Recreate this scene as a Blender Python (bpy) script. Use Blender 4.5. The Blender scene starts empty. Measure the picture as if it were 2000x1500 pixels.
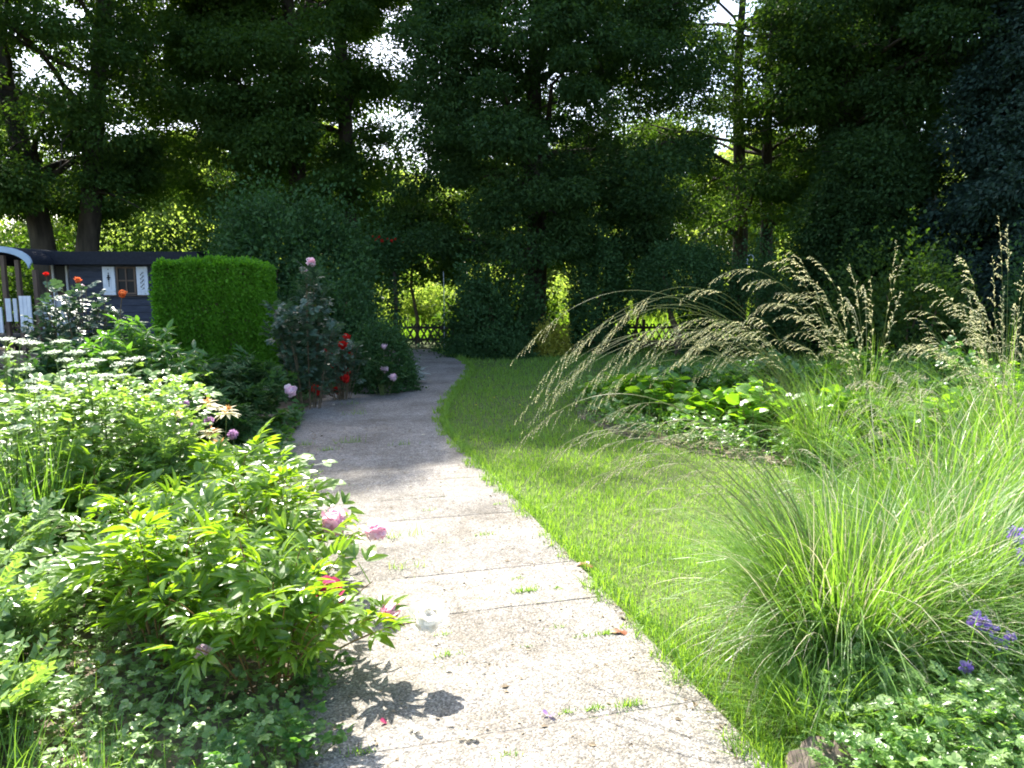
import bpy, math
import numpy as np
from mathutils import Vector
SC = bpy.context.scene
COL = SC.collection
rng = np.random.default_rng(7)
R = math.radians

# ---------------------------------------------------------------- camera
EYE = 1.6
PITCH = R(7.66)
F = 1450.0
cam_d = bpy.data.cameras.new('camera')
cam = bpy.data.objects.new('camera', cam_d); COL.objects.link(cam)
cam.location = (0, 0, EYE)
cam.rotation_euler = (R(90) - PITCH, 0, 0)
cam_d.sensor_width = 36; cam_d.lens = 36 * F / 2000.0
cam_d.clip_start = 0.05; cam_d.clip_end = 2000
SC.camera = cam

# ---------------------------------------------------------------- sky, sun, exposure
SUN_EL, SUN_AZ = R(49), R(-19)          # azimuth from +Y, negative = to the left
sd = Vector((math.sin(SUN_AZ) * math.cos(SUN_EL), math.cos(SUN_AZ) * math.cos(SUN_EL), math.sin(SUN_EL)))
W = bpy.data.worlds.new('World'); SC.world = W; W.use_nodes = True
nt = W.node_tree; bg = nt.nodes['Background']
sky = nt.nodes.new('ShaderNodeTexSky'); sky.sky_type = 'NISHITA'; sky.sun_disc = False
sky.sun_elevation = SUN_EL; sky.sun_rotation = SUN_AZ
sky.air_density = 1.0; sky.dust_density = 2.2; sky.ozone_density = 1.0
nt.links.new(sky.outputs[0], bg.inputs[0]); bg.inputs[1].default_value = 0.15
sl = bpy.data.lights.new('sun', 'SUN'); sl.energy = 5.0; sl.angle = R(0.55); sl.color = (1, 0.95, 0.86)
so = bpy.data.objects.new('sun', sl); COL.objects.link(so)
so.rotation_euler = sd.to_track_quat('Z', 'Y').to_euler()
SC.view_settings.view_transform = 'Standard'; SC.view_settings.look = 'None'
SC.view_settings.exposure = 1.7; SC.view_settings.gamma = 1
SC.render.engine = 'CYCLES'
SC.cycles.max_bounces = 7; SC.cycles.diffuse_bounces = 6; SC.cycles.glossy_bounces = 2
SC.cycles.transmission_bounces = 3; SC.cycles.transparent_max_bounces = 4
SC.cycles.sample_clamp_indirect = 6
SC.cycles.pixel_filter_type = 'BLACKMAN_HARRIS'; SC.cycles.filter_width = 1.9
SC.cycles.use_denoising = True

# ---------------------------------------------------------------- helpers
def ray(px, py):
    x = (px - 1000) / F; v = (750 - py) / F
    return np.array([x, math.cos(PITCH) + v * math.sin(PITCH), -math.sin(PITCH) + v * math.cos(PITCH)])
def gp(px, py, z=0.0):
    d = ray(px, py); t = (z - EYE) / d[2]
    return np.array([d[0] * t, d[1] * t, z])
def at(px, py, Y):
    d = ray(px, py); t = Y / d[1]
    return np.array([d[0] * t, Y, EYE + d[2] * t])

def nrm(a):
    return a / np.maximum(np.linalg.norm(a, axis=-1, keepdims=True), 1e-9)

class MB:
    """collects vertices and faces, then links them as ONE mesh"""
    def __init__(s): s.v = []; s.f = []; s.n = 0; s.m = []
    def add(s, v, faces, mat=0):
        v = np.asarray(v, float).reshape(-1, 3)
        for f in (faces if isinstance(faces, list) else [faces]):
            f = np.asarray(f, np.int64)
            s.f.append(f + s.n); s.m.append(np.full(len(f), mat, np.int32))
        s.v.append(v); s.n += len(v)
        return s
    def build(s, name, mats, parent=None, smooth=False, loc=None):
        me = bpy.data.meshes.new(name)
        V = np.concatenate(s.v) if s.v else np.zeros((0, 3))
        me.vertices.add(len(V)); me.vertices.foreach_set('co', V.astype(np.float32).ravel())
        li = np.concatenate([f.ravel() for f in s.f]).astype(np.int32)
        tot = np.concatenate([np.full(len(f), f.shape[1], np.int32) for f in s.f])
        st = np.concatenate([[0], np.cumsum(tot)[:-1]]).astype(np.int32)
        me.loops.add(len(li)); me.loops.foreach_set('vertex_index', li)
        me.polygons.add(len(tot)); me.polygons.foreach_set('loop_start', st); me.polygons.foreach_set('loop_total', tot)
        me.polygons.foreach_set('material_index', np.concatenate(s.m))
        me.polygons.foreach_set('use_smooth', np.full(len(tot), bool(smooth)))
        me.update(calc_edges=True)
        for m in (mats if isinstance(mats, (list, tuple)) else [mats]): me.materials.append(m)
        o = bpy.data.objects.new(name, me); COL.objects.link(o)
        if parent is not None: o.parent = parent
        if loc is not None: o.location = loc
        return o

def tag(o, label=None, cat=None, group=None, kind=None):
    for k, v in (('label', label), ('category', cat), ('group', group), ('kind', kind)):
        if v: o[k] = v
    return o
def thing(name, label, cat, loc=(0, 0, 0), rz=0, group=None):
    o = bpy.data.objects.new(name, None); COL.objects.link(o); o.empty_display_size = 0.1
    o.location = [float(c) for c in loc]; o.rotation_euler = (0, 0, rz)
    return tag(o, label, cat, group)
def copy_thing(o, loc, rz=0, scale=1, label=None, group=None):
    c = o.copy(); COL.objects.link(c); c.location = [float(q) for q in loc]; c.rotation_euler = (0, 0, rz); c.scale = (scale,) * 3
    if label: c['label'] = label
    if group: c['group'] = group
    for ch in list(o.children):
        k = ch.copy(); COL.objects.link(k); k.parent = c
        for g in list(ch.children):
            q = g.copy(); COL.objects.link(q); q.parent = k
    return c

def box(mb, c, s, rot=0, mat=0, bev=0):
    c = np.asarray(c, float); s = np.asarray(s, float) / 2
    v = np.array([[x, y, z] for z in (-1, 1) for y in (-1, 1) for x in (-1, 1)], float) * s
    if rot:
        ca, sa = math.cos(rot), math.sin(rot); v = v @ np.array([[ca, sa, 0], [-sa, ca, 0], [0, 0, 1]])
    mb.add(v + c, np.array([[0, 2, 3, 1], [4, 5, 7, 6], [0, 1, 5, 4], [2, 6, 7, 3], [0, 4, 6, 2], [1, 3, 7, 5]]), mat)
def tube(mb, pts, rad, n=6, mat=0, cap=True):
    p = np.asarray(pts, float); k = len(p); rad = np.broadcast_to(np.asarray(rad, float), (k,))
    t = nrm(np.gradient(p, axis=0)); up = np.array([0.13, 0.21, 1.0]) if abs(t[:, 2]).mean() < 0.9 else np.array([1.0, 0.1, 0.05])
    a = nrm(np.cross(t, up)); b = np.cross(t, a)
    th = np.arange(n) * 2 * math.pi / n
    v = p[:, None] + rad[:, None, None] * (np.cos(th)[None, :, None] * a[:, None] + np.sin(th)[None, :, None] * b[:, None])
    i = np.arange(k - 1)[:, None] * n + np.arange(n)[None]; j = np.arange(k - 1)[:, None] * n + (np.arange(n)[None] + 1) % n
    fs = [np.stack([i, j, j + n, i + n], -1).reshape(-1, 4)]
    if cap: fs.append(np.arange(n)[None, ::-1] + (k - 1) * n)
    mb.add(v, fs, mat)
def frames(d, n):
    """rotation matrices whose y axis is d and whose z axis is near n"""
    y = nrm(d); x = nrm(np.cross(y, n)); z = np.cross(x, y)
    return np.stack([x, y, z], -1)
def inst(mb, tpl, pos, M, sc, mat=0):
    tv, tf = tpl; pos = np.asarray(pos); n = len(pos)
    if n == 0: return
    sc = np.asarray(sc, float)
    sc = sc.reshape(-1, 1, 1) if sc.ndim == 1 else sc.reshape(-1, 1, 3)
    v = tv[None] * np.broadcast_to(sc, (n, 1, sc.shape[-1]))
    v = np.einsum('nij,nkj->nki', M, v) + pos[:, None]
    k = len(tv)
    fs = [(f[None] + (np.arange(n) * k)[:, None, None]).reshape(-1, f.shape[1]) for f in tf]
    mb.add(v.reshape(-1, 3), fs, mat)

# leaf templates: length 1 along +y, face up +z
T_LEAF = (np.array([[0, 0, 0], [-.32, .42, .08], [0, 1, -.1], [.32, .42, .08]]), [np.array([[0, 2, 1], [0, 3, 2]])])
T_WIDE = (np.array([[0, 0, 0], [-.42, .35, .09], [-.3, .8, .02], [0, 1, -.12], [.3, .8, .02], [.42, .35, .09]]), [np.array([[0, 3, 2, 1], [0, 5, 4, 3]])])
def grid_leaf(w, droop, fold, ts=(0, .22, .5, .78, 1), ws=(.08, .8, 1, .62, .02)):
    v = []
    for t, q in zip(ts, ws):
        for sx in (-1, 0, 1): v.append([sx * q * w, t, abs(sx) * fold * q - droop * t * t])
    f = []
    for i in range(len(ts) - 1):
        for j in (0, 1): a = i * 3 + j; f.append([a, a + 1, a + 4, a + 3])
    return (np.array(v, float), [np.array(f)])
T_LANCE = grid_leaf(.155, .34, .06)
T_ROUND = grid_leaf(.42, .25, .1, ws=(.15, .85, 1, .75, .12))
T_PETAL = grid_leaf(.42, -.35, .16, ts=(0, .3, .6, .85, 1), ws=(.3, .75, 1, .95, .55))

def rand_dirs(n, up=0.0):
    d = rng.normal(size=(n, 3)); d[:, 2] += up
    return nrm(d)

def ribbons(mb, base, az, el0, bend, L, width, k=6, tip=0.05, mat=0, twist=0.0):
    """curved tapering blades; el0 = start elevation, bend = how far it turns down"""
    n = len(base); s = np.linspace(0, 1, k)
    el = el0[:, None] - bend[:, None] * (s[None] ** 1.3)
    h = np.stack([np.cos(az), np.sin(az)], -1)
    ds = L[:, None] / (k - 1)
    dh = np.cos(el) * ds; dz = np.sin(el) * ds
    H = np.concatenate([np.zeros((n, 1)), np.cumsum(dh[:, :-1], 1)], 1); Z = np.concatenate([np.zeros((n, 1)), np.cumsum(dz[:, :-1], 1)], 1)
    P = np.empty((n, k, 3)); P[:, :, :2] = base[:, None, :2] + H[..., None] * h[:, None]; P[:, :, 2] = base[:, None, 2] + Z
    sa = az + math.pi / 2 + rng.uniform(-.6, .6, n) + twist
    side = np.stack([np.cos(sa), np.sin(sa), rng.uniform(-.3, .3, n)], -1)
    w = np.maximum(np.minimum(1, 1.6 * (1 - s)) ** .8, tip)[None] * width[:, None] / 2
    Lf = P - side[:, None] * w[..., None]; Rt = P + side[:, None] * w[..., None]
    V = np.stack([Lf, Rt], 2).reshape(n, k * 2, 3)
    f = np.array([[2 * i, 2 * i + 1, 2 * i + 3, 2 * i + 2] for i in range(k - 1)])
    F_ = (f[None] + (np.arange(n) * 2 * k)[:, None, None]).reshape(-1, 4)
    mb.add(V.reshape(-1, 3), F_, mat)
    return P

# ---------------------------------------------------------------- materials
def new_mat(name):
    m = bpy.data.materials.new(name); m.use_nodes = True
    t = m.node_tree; t.nodes.clear()
    out = t.nodes.new('ShaderNodeOutputMaterial')
    return m, t, out
def node(t, ty, **kw):
    n = t.nodes.new(ty)
    for k, v in kw.items(): setattr(n, k, v)
    return n
def ramp(t, stops):
    r = t.nodes.new('ShaderNodeValToRGB'); e = r.color_ramp.elements
    while len(e) < len(stops): e.new(0.5)
    for q, (p, c) in zip(e, stops): q.position = p; q.color = (*c, 1)
    return r
def leaf_mat(name, a, b, trans=(1.5, 1.45, .35), mix=.42, rough=.42, spec=.4, patch=2.0, c=None):
    m, t, out = new_mat(name)
    g = node(t, 'ShaderNodeNewGeometry'); tc = node(t, 'ShaderNodeTexCoord')
    nz = node(t, 'ShaderNodeTexNoise'); nz.inputs['Scale'].default_value = patch; nz.inputs['Detail'].default_value = 2
    t.links.new(tc.outputs['Object'], nz.inputs['Vector'])
    mx = node(t, 'ShaderNodeMath', operation='MULTIPLY_ADD'); mx.inputs[1].default_value = .62
    t.links.new(g.outputs['Random Per Island'], mx.inputs[0])
    m2 = node(t, 'ShaderNodeMath', operation='MULTIPLY'); m2.inputs[1].default_value = .4
    t.links.new(nz.outputs[0], m2.inputs[0]); t.links.new(m2.outputs[0], mx.inputs[2])
    rp = ramp(t, [(0, a), (.85, b)] + ([(1.0, c)] if c else []))
    t.links.new(mx.outputs[0], rp.inputs[0])
    p = node(t, 'ShaderNodeBsdfPrincipled'); p.inputs['Roughness'].default_value = rough
    p.inputs['Specular IOR Level'].default_value = spec
    t.links.new(rp.outputs[0], p.inputs['Base Color'])
    tm = node(t, 'ShaderNodeMix', data_type='RGBA', blend_type='MULTIPLY'); tm.inputs[0].default_value = 1
    t.links.new(rp.outputs[0], tm.inputs[6]); tm.inputs[7].default_value = (*trans, 1)
    tr = node(t, 'ShaderNodeBsdfTranslucent'); t.links.new(tm.outputs[2], tr.inputs[0])
    ms = node(t, 'ShaderNodeMixShader'); ms.inputs[0].default_value = mix
    t.links.new(p.outputs[0], ms.inputs[1]); t.links.new(tr.outputs[0], ms.inputs[2])
    t.links.new(ms.outputs[0], out.inputs[0])
    return m
def surf_mat(name, a, b, scale=8, rough=.8, bump=.3, bscale=None, detail=5, stretch=(1, 1, 1), spec=.3):
    m, t, out = new_mat(name)
    tc = node(t, 'ShaderNodeTexCoord'); mp = node(t, 'ShaderNodeMapping'); mp.inputs['Scale'].default_value = stretch
    t.links.new(tc.outputs['Object'], mp.inputs[0])
    nz = node(t, 'ShaderNodeTexNoise'); nz.inputs['Scale'].default_value = scale; nz.inputs['Detail'].default_value = detail
    t.links.new(mp.outputs[0], nz.inputs['Vector'])
    rp = ramp(t, [(.32, a), (.7, b)]); t.links.new(nz.outputs[0], rp.inputs[0])
    p = node(t, 'ShaderNodeBsdfPrincipled'); p.inputs['Roughness'].default_value = rough; p.inputs['Specular IOR Level'].default_value = spec
    t.links.new(rp.outputs[0], p.inputs['Base Color'])
    if bump:
        n2 = node(t, 'ShaderNodeTexNoise'); n2.inputs['Scale'].default_value = bscale or scale * 2; n2.inputs['Detail'].default_value = 6
        t.links.new(mp.outputs[0], n2.inputs['Vector'])
        bp = node(t, 'ShaderNodeBump'); bp.inputs['Strength'].default_value = bump; bp.inputs['Distance'].default_value = .02
        t.links.new(n2.outputs[0], bp.inputs['Height']); t.links.new(bp.outputs[0], p.inputs['Normal'])
    t.links.new(p.outputs[0], out.inputs[0])
    return m
def petal_mat(name, a, b, trans=(1.1, 1.1, 1.1), mix=.48):
    return leaf_mat(name, a, b, trans=trans, mix=mix, rough=.55, spec=.2, patch=25)

def gravel_mat():
    m, t, out = new_mat('washed_concrete')
    tc = node(t, 'ShaderNodeTexCoord')
    v = node(t, 'ShaderNodeTexVoronoi'); v.inputs['Scale'].default_value = 150
    v2 = node(t, 'ShaderNodeTexVoronoi'); v2.inputs['Scale'].default_value = 80
    n1 = node(t, 'ShaderNodeTexNoise'); n1.inputs['Scale'].default_value = 1.7; n1.inputs['Detail'].default_value = 6
    n3 = node(t, 'ShaderNodeTexNoise'); n3.inputs['Scale'].default_value = 14; n3.inputs['Detail'].default_value = 4
    for q in (v, v2, n1, n3): t.links.new(tc.outputs['Object'], q.inputs['Vector'])
    sp = node(t, 'ShaderNodeSeparateColor'); t.links.new(v.outputs['Color'], sp.inputs[0])
    r1 = ramp(t, [(0, (.10, .096, .09)), (.2, (.17, .16, .147)), (.55, (.245, .23, .21)), (.82, (.325, .305, .285)), (1, (.46, .44, .415))])
    t.links.new(sp.outputs[0], r1.inputs[0])
    sp2 = node(t, 'ShaderNodeSeparateColor'); t.links.new(v2.outputs['Color'], sp2.inputs[0])
    r2 = ramp(t, [(0, (.82, .82, .82)), (.5, (1, 1, 1)), (1, (1.1, 1.08, 1.04))]); t.links.new(sp2.outputs[1], r2.inputs[0])
    r3 = ramp(t, [(.28, (.62, .60, .56)), (.45, (.87, .86, .83)), (.58, (1.0, 1.0, .99)), (.75, (1.15, 1.15, 1.14))]); t.links.new(n1.outputs[0], r3.inputs[0])
    r4 = ramp(t, [(.35, (.82, .80, .76)), (.6, (1.03, 1.03, 1.03))]); t.links.new(n3.outputs[0], r4.inputs[0])
    ge = node(t, 'ShaderNodeNewGeometry'); r5 = ramp(t, [(0, (.82, .82, .82)), (1, (1.1, 1.09, 1.07))]); t.links.new(ge.outputs['Random Per Island'], r5.inputs[0])
    cur = r1.outputs[0]
    for q in (r2, r3, r4, r5):
        x = node(t, 'ShaderNodeMix', data_type='RGBA', blend_type='MULTIPLY'); x.inputs[0].default_value = 1
        t.links.new(cur, x.inputs[6]); t.links.new(q.outputs[0], x.inputs[7]); cur = x.outputs[2]
    p = node(t, 'ShaderNodeBsdfPrincipled'); p.inputs['Roughness'].default_value = .8; p.inputs['Specular IOR Level'].default_value = .3
    t.links.new(cur, p.inputs['Base Color'])
    bp = node(t, 'ShaderNodeBump'); bp.inputs['Strength'].default_value = .55; bp.inputs['Distance'].default_value = .006; bp.invert = True
    t.links.new(v.outputs['Distance'], bp.inputs['Height']); t.links.new(bp.outputs[0], p.inputs['Normal'])
    t.links.new(p.outputs[0], out.inputs[0])
    return m

M = {}
M['gravel'] = gravel_mat()
M['soil'] = surf_mat('soil', (.10, .075, .055), (.25, .20, .15), 9, .95, .8, 60)
M['joint_sand'] = surf_mat('joint_sand', (.12, .105, .085), (.27, .245, .21), 30, .95, .5, 90)
M['meadow'] = surf_mat('meadow_soil', (.03, .05, .014), (.09, .12, .03), 3, .95, .5, 30)
M['turf'] = surf_mat('turf', (.05, .075, .018), (.12, .16, .04), 9, .95, .6, 60)
M['bark'] = surf_mat('bark', (.022, .018, .013), (.085, .068, .05), 6, .9, 1.0, 14, stretch=(1, 1, .25))
M['grass'] = leaf_mat('grass_blade', (.11, .235, .04), (.24, .385, .085), trans=(1.75, 1.7, .5), mix=.5, rough=.45, spec=.3, patch=.9, c=(.46, .42, .22))
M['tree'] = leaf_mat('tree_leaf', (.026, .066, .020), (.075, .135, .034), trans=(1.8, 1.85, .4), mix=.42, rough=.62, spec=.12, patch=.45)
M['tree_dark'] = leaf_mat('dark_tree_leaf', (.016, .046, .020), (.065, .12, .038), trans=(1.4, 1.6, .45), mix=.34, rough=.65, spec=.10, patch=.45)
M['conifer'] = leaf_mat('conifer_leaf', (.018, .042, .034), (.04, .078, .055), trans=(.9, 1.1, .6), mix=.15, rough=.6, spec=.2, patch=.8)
M['bright'] = leaf_mat('sunlit_leaf', (.08, .15, .04), (.24, .31, .11), trans=(2.2, 2.15, .8), mix=.56, rough=.5, spec=.25, patch=.5)  # sunlight put into the leaf colour: paler and yellower than tree_leaf
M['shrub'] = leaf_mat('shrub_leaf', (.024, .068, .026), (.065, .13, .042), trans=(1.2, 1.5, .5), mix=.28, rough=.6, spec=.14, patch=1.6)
M['hedge'] = leaf_mat('hedge_leaf', (.065, .19, .016), (.14, .31, .032), trans=(1.5, 1.75, .35), mix=.42, rough=.55, spec=.15, patch=3)
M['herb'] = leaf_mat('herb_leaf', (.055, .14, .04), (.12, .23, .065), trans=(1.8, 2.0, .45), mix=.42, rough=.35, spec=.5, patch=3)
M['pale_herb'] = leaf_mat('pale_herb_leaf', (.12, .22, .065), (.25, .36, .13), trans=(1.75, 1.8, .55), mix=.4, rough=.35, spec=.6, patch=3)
M['creeper'] = leaf_mat('creeper_leaf', (.09, .20, .045), (.20, .34, .09), trans=(1.7, 1.8, .5), mix=.42, rough=.3, spec=.6, patch=5)
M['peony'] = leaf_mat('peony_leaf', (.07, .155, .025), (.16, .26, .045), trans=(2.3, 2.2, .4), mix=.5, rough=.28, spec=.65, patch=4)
M['rose_leaf'] = leaf_mat('rose_leaf', (.04, .085, .055), (.085, .14, .085), trans=(1.1, 1.3, .6), mix=.25, rough=.35, spec=.6, patch=4)
M['silver'] = leaf_mat('silver_leaf', (.30, .36, .33), (.45, .50, .46), trans=(.8, .9, .8), mix=.25, rough=.7, spec=.2, patch=4)
M['yellow'] = leaf_mat('golden_leaf', (.22, .23, .03), (.38, .36, .05), trans=(1.2, 1.2, .4), mix=.35, rough=.5, spec=.3, patch=4)
M['bergenia'] = leaf_mat('broad_leaf', (.09, .21, .035), (.19, .33, .06), trans=(2.0, 2.0, .3), mix=.5, rough=.3, spec=.5, patch=4, c=(.35, .09, .03))
M['culm'] = leaf_mat('grass_culm', (.13, .19, .05), (.26, .28, .12), trans=(1.4, 1.3, .6), mix=.35, rough=.45, spec=.4, patch=3)
M['reed'] = leaf_mat('tall_grass_blade', (.09, .20, .04), (.19, .32, .08), trans=(1.7, 1.7, .5), mix=.45, rough=.38, spec=.5, patch=3, c=(.36, .38, .2))
M['straw'] = leaf_mat('seed_husk', (.66, .65, .44), (.84, .82, .62), trans=(1.2, 1.15, .85), mix=.55, rough=.55, spec=.25, patch=10)
M['dry'] = leaf_mat('dry_straw', (.48, .44, .30), (.72, .66, .50), trans=(1, 1, .8), mix=.35, rough=.6, spec=.2, patch=10)
M['stem'] = surf_mat('green_stem', (.08, .13, .035), (.16, .19, .06), 20, .5, 0)
M['red_stem'] = surf_mat('reddish_stem', (.20, .10, .04), (.30, .19, .07), 20, .5, 0)
M['wood_stem'] = surf_mat('woody_stem', (.09, .06, .035), (.2, .15, .09), 20, .8, .4)
M['white_petal'] = leaf_mat('white_petal', (.90, .87, .80), (.94, .92, .86), trans=(1.05, 1.04, 1.0), mix=.58, rough=.6, spec=.15, patch=20)
M['pink_petal'] = petal_mat('pink_petal', (.95, .46, .60), (.96, .80, .84))
M['pale_pink'] = petal_mat('pale_pink_petal', (.80, .52, .64), (.88, .76, .82))
M['crimson'] = petal_mat('crimson_petal', (.45, .03, .10), (.62, .10, .22))
M['red'] = petal_mat('red_petal', (.50, .012, .012), (.72, .03, .02))
M['orange'] = petal_mat('orange_petal', (.80, .13, .03), (.85, .30, .10))
M['violet'] = petal_mat('violet_petal', (.30, .16, .62), (.46, .30, .78))
M['mauve'] = petal_mat('mauve_petal', (.40, .22, .42), (.58, .38, .58))
M['cream'] = petal_mat('cream_petal', (.74, .66, .40), (.85, .80, .60))
M['dandelion'] = petal_mat('yellow_petal', (.75, .55, .03), (.85, .70, .06))
M['umbel'] = petal_mat('umbel_white', (.62, .68, .52), (.82, .84, .74), mix=.4)
M['amber'] = petal_mat('amber_centre', (.50, .25, .08), (.66, .38, .16))
M['litter'] = leaf_mat('litter', (.10, .07, .04), (.34, .27, .17), trans=(1, .9, .6), mix=.15, patch=9)
M['brown_leaf'] = leaf_mat('brown_leaf', (.16, .05, .025), (.30, .11, .05), trans=(1, .8, .5), mix=.2)
M['cladding'] = None

# ---------------------------------------------------------------- terrain
def sheet(name, pts, z, m, sub=None):
    mb = MB(); v = np.array([[p[0], p[1], z] for p in pts]); mb.add(v, np.arange(len(pts))[None])
    return tag(mb.build(name, m), kind='structure')
sheet('ground', [(-400, -60), (400, -60), (400, 600), (-400, 600)], -.012, M['meadow'])
# path outline: right and left edges
AX = nrm(np.array([.17 - .86, 4.86 - 2.29])); PN = np.array([AX[1], -AX[0]])     # along, to the right
R0 = np.array([.86, 2.29])
def along(s, w=0.0): return R0 + AX * s - PN * w
right_e = [along(-5), along(0), along(2.6), (-.27, 6.2), gp(890, 870)[:2], gp(856, 835)[:2], gp(862, 795)[:2], gp(893, 757)[:2], gp(921, 722)[:2], gp(905, 705)[:2], gp(868, 693)[:2], gp(840, 683)[:2]]
left_e = [along(-5, 1.52), along(0, 1.52), along(2.6, 1.52), gp(560, 935)[:2], gp(560, 880)[:2], gp(580, 830)[:2], gp(590, 800)[:2], gp(640, 772)[:2], gp(735, 752)[:2], gp(775, 725)[:2], gp(795, 700)[:2], gp(786, 683)[:2]]
def smooth(pl, n=60):
    p = np.array(pl, float); d = np.concatenate([[0], np.cumsum(np.linalg.norm(np.diff(p, axis=0), axis=1))])
    s = np.linspace(0, d[-1], n); q = np.stack([np.interp(s, d, p[:, 0]), np.interp(s, d, p[:, 1])], -1)
    for _ in range(3): q[1:-1] = (q[:-2] + 2 * q[1:-1] + q[2:]) / 4
    return q
RE, LE = smooth(right_e), smooth(left_e)
path_poly = np.concatenate([RE, LE[::-1]])
def inside(poly, P):
    x, y = P[:, 0], P[:, 1]; r = np.zeros(len(P), bool); j = len(poly) - 1
    for i in range(len(poly)):
        xi, yi = poly[i]; xj, yj = poly[j]
        c = ((yi > y) != (yj > y)) & (x < (xj - xi) * (y - yi) / (yj - yi + 1e-12) + xi)
        r ^= c; j = i
    return r
# lawn
lawn_poly = np.concatenate([RE[RE[:, 1] > 0], np.array([[-2.0, 19.0], [16, 19.0], [16, 0.0]])])
sheet('lawn', lawn_poly, -.006, M['turf'])
bed_l = np.concatenate([LE[::-1], np.array([[-1.0, -3.0], [-14, -3.0], [-14, 19.0]])])
sheet('bed_soil', bed_l, -.004, M['soil'])
# beds within the lawn
bed_mid = np.array([gp(*p)[:2] for p in [(1130, 815), (1210, 850), (1330, 880), (1500, 905), (1700, 925), (2050, 930), (2150, 760), (1700, 738), (1400, 742), (1200, 752), (1120, 780)]])
sheet('bed_soil', bed_mid, -.002, M['soil'])
bed_near = np.array([[1.0, 1.2], [1.05, 2.2], [1.12, 2.75], [1.35, 3.3], [2.1, 3.7], [3.2, 4.2], [6, 4.6], [6, 1.2]])
sheet('bed_soil', bed_near, -.002, M['soil'])

# path: sand bed below, washed-concrete slabs near, packed gravel past them
mb = MB()
k = len(RE); v = np.concatenate([np.c_[RE, np.full(k, .0105)], np.c_[LE, np.full(k, .0105)]])
mb.add(v, np.stack([np.arange(k - 1), np.arange(1, k), np.arange(1, k) + k, np.arange(k - 1) + k], -1))
tag(mb.build('path_bed', M['joint_sand']), kind='structure')
mb = MB()
def slab(poly, z, th=.05, bev=.006):
    c = poly.mean(0); inn = c + (poly - c) * (1 - bev / np.linalg.norm(poly - c, axis=1, keepdims=True) * 1.4); n = len(poly)
    tl = rng.normal(0, .0005, 2)
    zt = z + (inn - c) @ tl
    v = np.concatenate([np.c_[poly, np.full(n, z - th)], np.c_[poly, z - bev * .7 + (poly - c) @ tl], np.c_[inn, zt]])
    i = np.arange(n); j = (i + 1) % n
    mb.add(v, [np.stack([i, j, j + n, i + n], -1), np.stack([i + n, j + n, j + 2 * n, i + 2 * n], -1), (i + 2 * n)[None]])
s = -4.6; row = 0
while s < 4.2:
    off = 0.0
    cuts = [[0, 1.5], [0, .5, 1.5], [0, 1.5], [0, 1.0, 1.5], [0, 1.5]][row % 5]
    for a, b in zip(cuts[:-1], cuts[1:]):
        g = .0014
        j = rng.normal(0, .003, 4)
        q = np.array([along(s + g + j[0], a + g), along(s + g + j[0], b - g), along(s + .5 - g + j[0], b - g), along(s + .5 - g + j[0], a + g)])
        e = []
        for i_ in range(4):
            m__ = 14; tt = np.arange(m__)[:, None] / m__; e.append(q[i_] * (1 - tt) + q[(i_ + 1) % 4] * tt)
        q = np.concatenate(e); q += rng.normal(0, .0016, q.shape)
        chip = rng.integers(0, len(q), 4); q[chip] += (q.mean(0) - q[chip]) * rng.uniform(.005, .03, (4, 1))
        slab(q, .013 + rng.normal(0, .0006), bev=.003)
    s += .5; row += 1
end_s = s
tag(mb.build('path', M['gravel']), kind='structure')
# gravelled continuation
mb = MB()
m_ = (RE[:, 1] > along(end_s)[1] - .3); Rf, Lf = RE[m_], LE[-m_.sum():]
Rf = np.concatenate([[along(end_s)], Rf[Rf[:, 1] > along(end_s)[1] + .1]]); Lf = LE[LE[:, 1] > along(end_s, 1.5)[1] + .1]; Lf = np.concatenate([[along(end_s, 1.5)], Lf])
def resamp(p, n):
    d = np.concatenate([[0], np.cumsum(np.linalg.norm(np.diff(p, axis=0), axis=1))]); s_ = np.linspace(0, d[-1], n)
    return np.stack([np.interp(s_, d, p[:, 0]), np.interp(s_, d, p[:, 1])], -1)
nn = 70; Rf, Lf = resamp(Rf, nn), resamp(Lf, nn)
wv = rng.normal(0, .03, (nn, 2)); Lf[1:] += wv[1:]; Rf[1:] += rng.normal(0, .012, (nn, 2))[1:]
cols = 10; G = np.array([[Rf[i] * (1 - c / cols) + Lf[i] * (c / cols) for c in range(cols + 1)] for i in range(nn)])
Z = .0145 + .002 * np.sin(G[..., 0] * 3.1 + 1) * np.sin(G[..., 1] * 2.3)
v = np.concatenate([G, Z[..., None]], -1).reshape(-1, 3)
i, j = np.meshgrid(np.arange(nn - 1), np.arange(cols), indexing='ij'); a = (i * (cols + 1) + j).ravel()
mb.add(v, np.stack([a, a + cols + 1, a + cols + 2, a + 1], -1)[:, ::-1])
tag(mb.build('path_gravel', M['gravel'], smooth=True), kind='structure')

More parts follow.
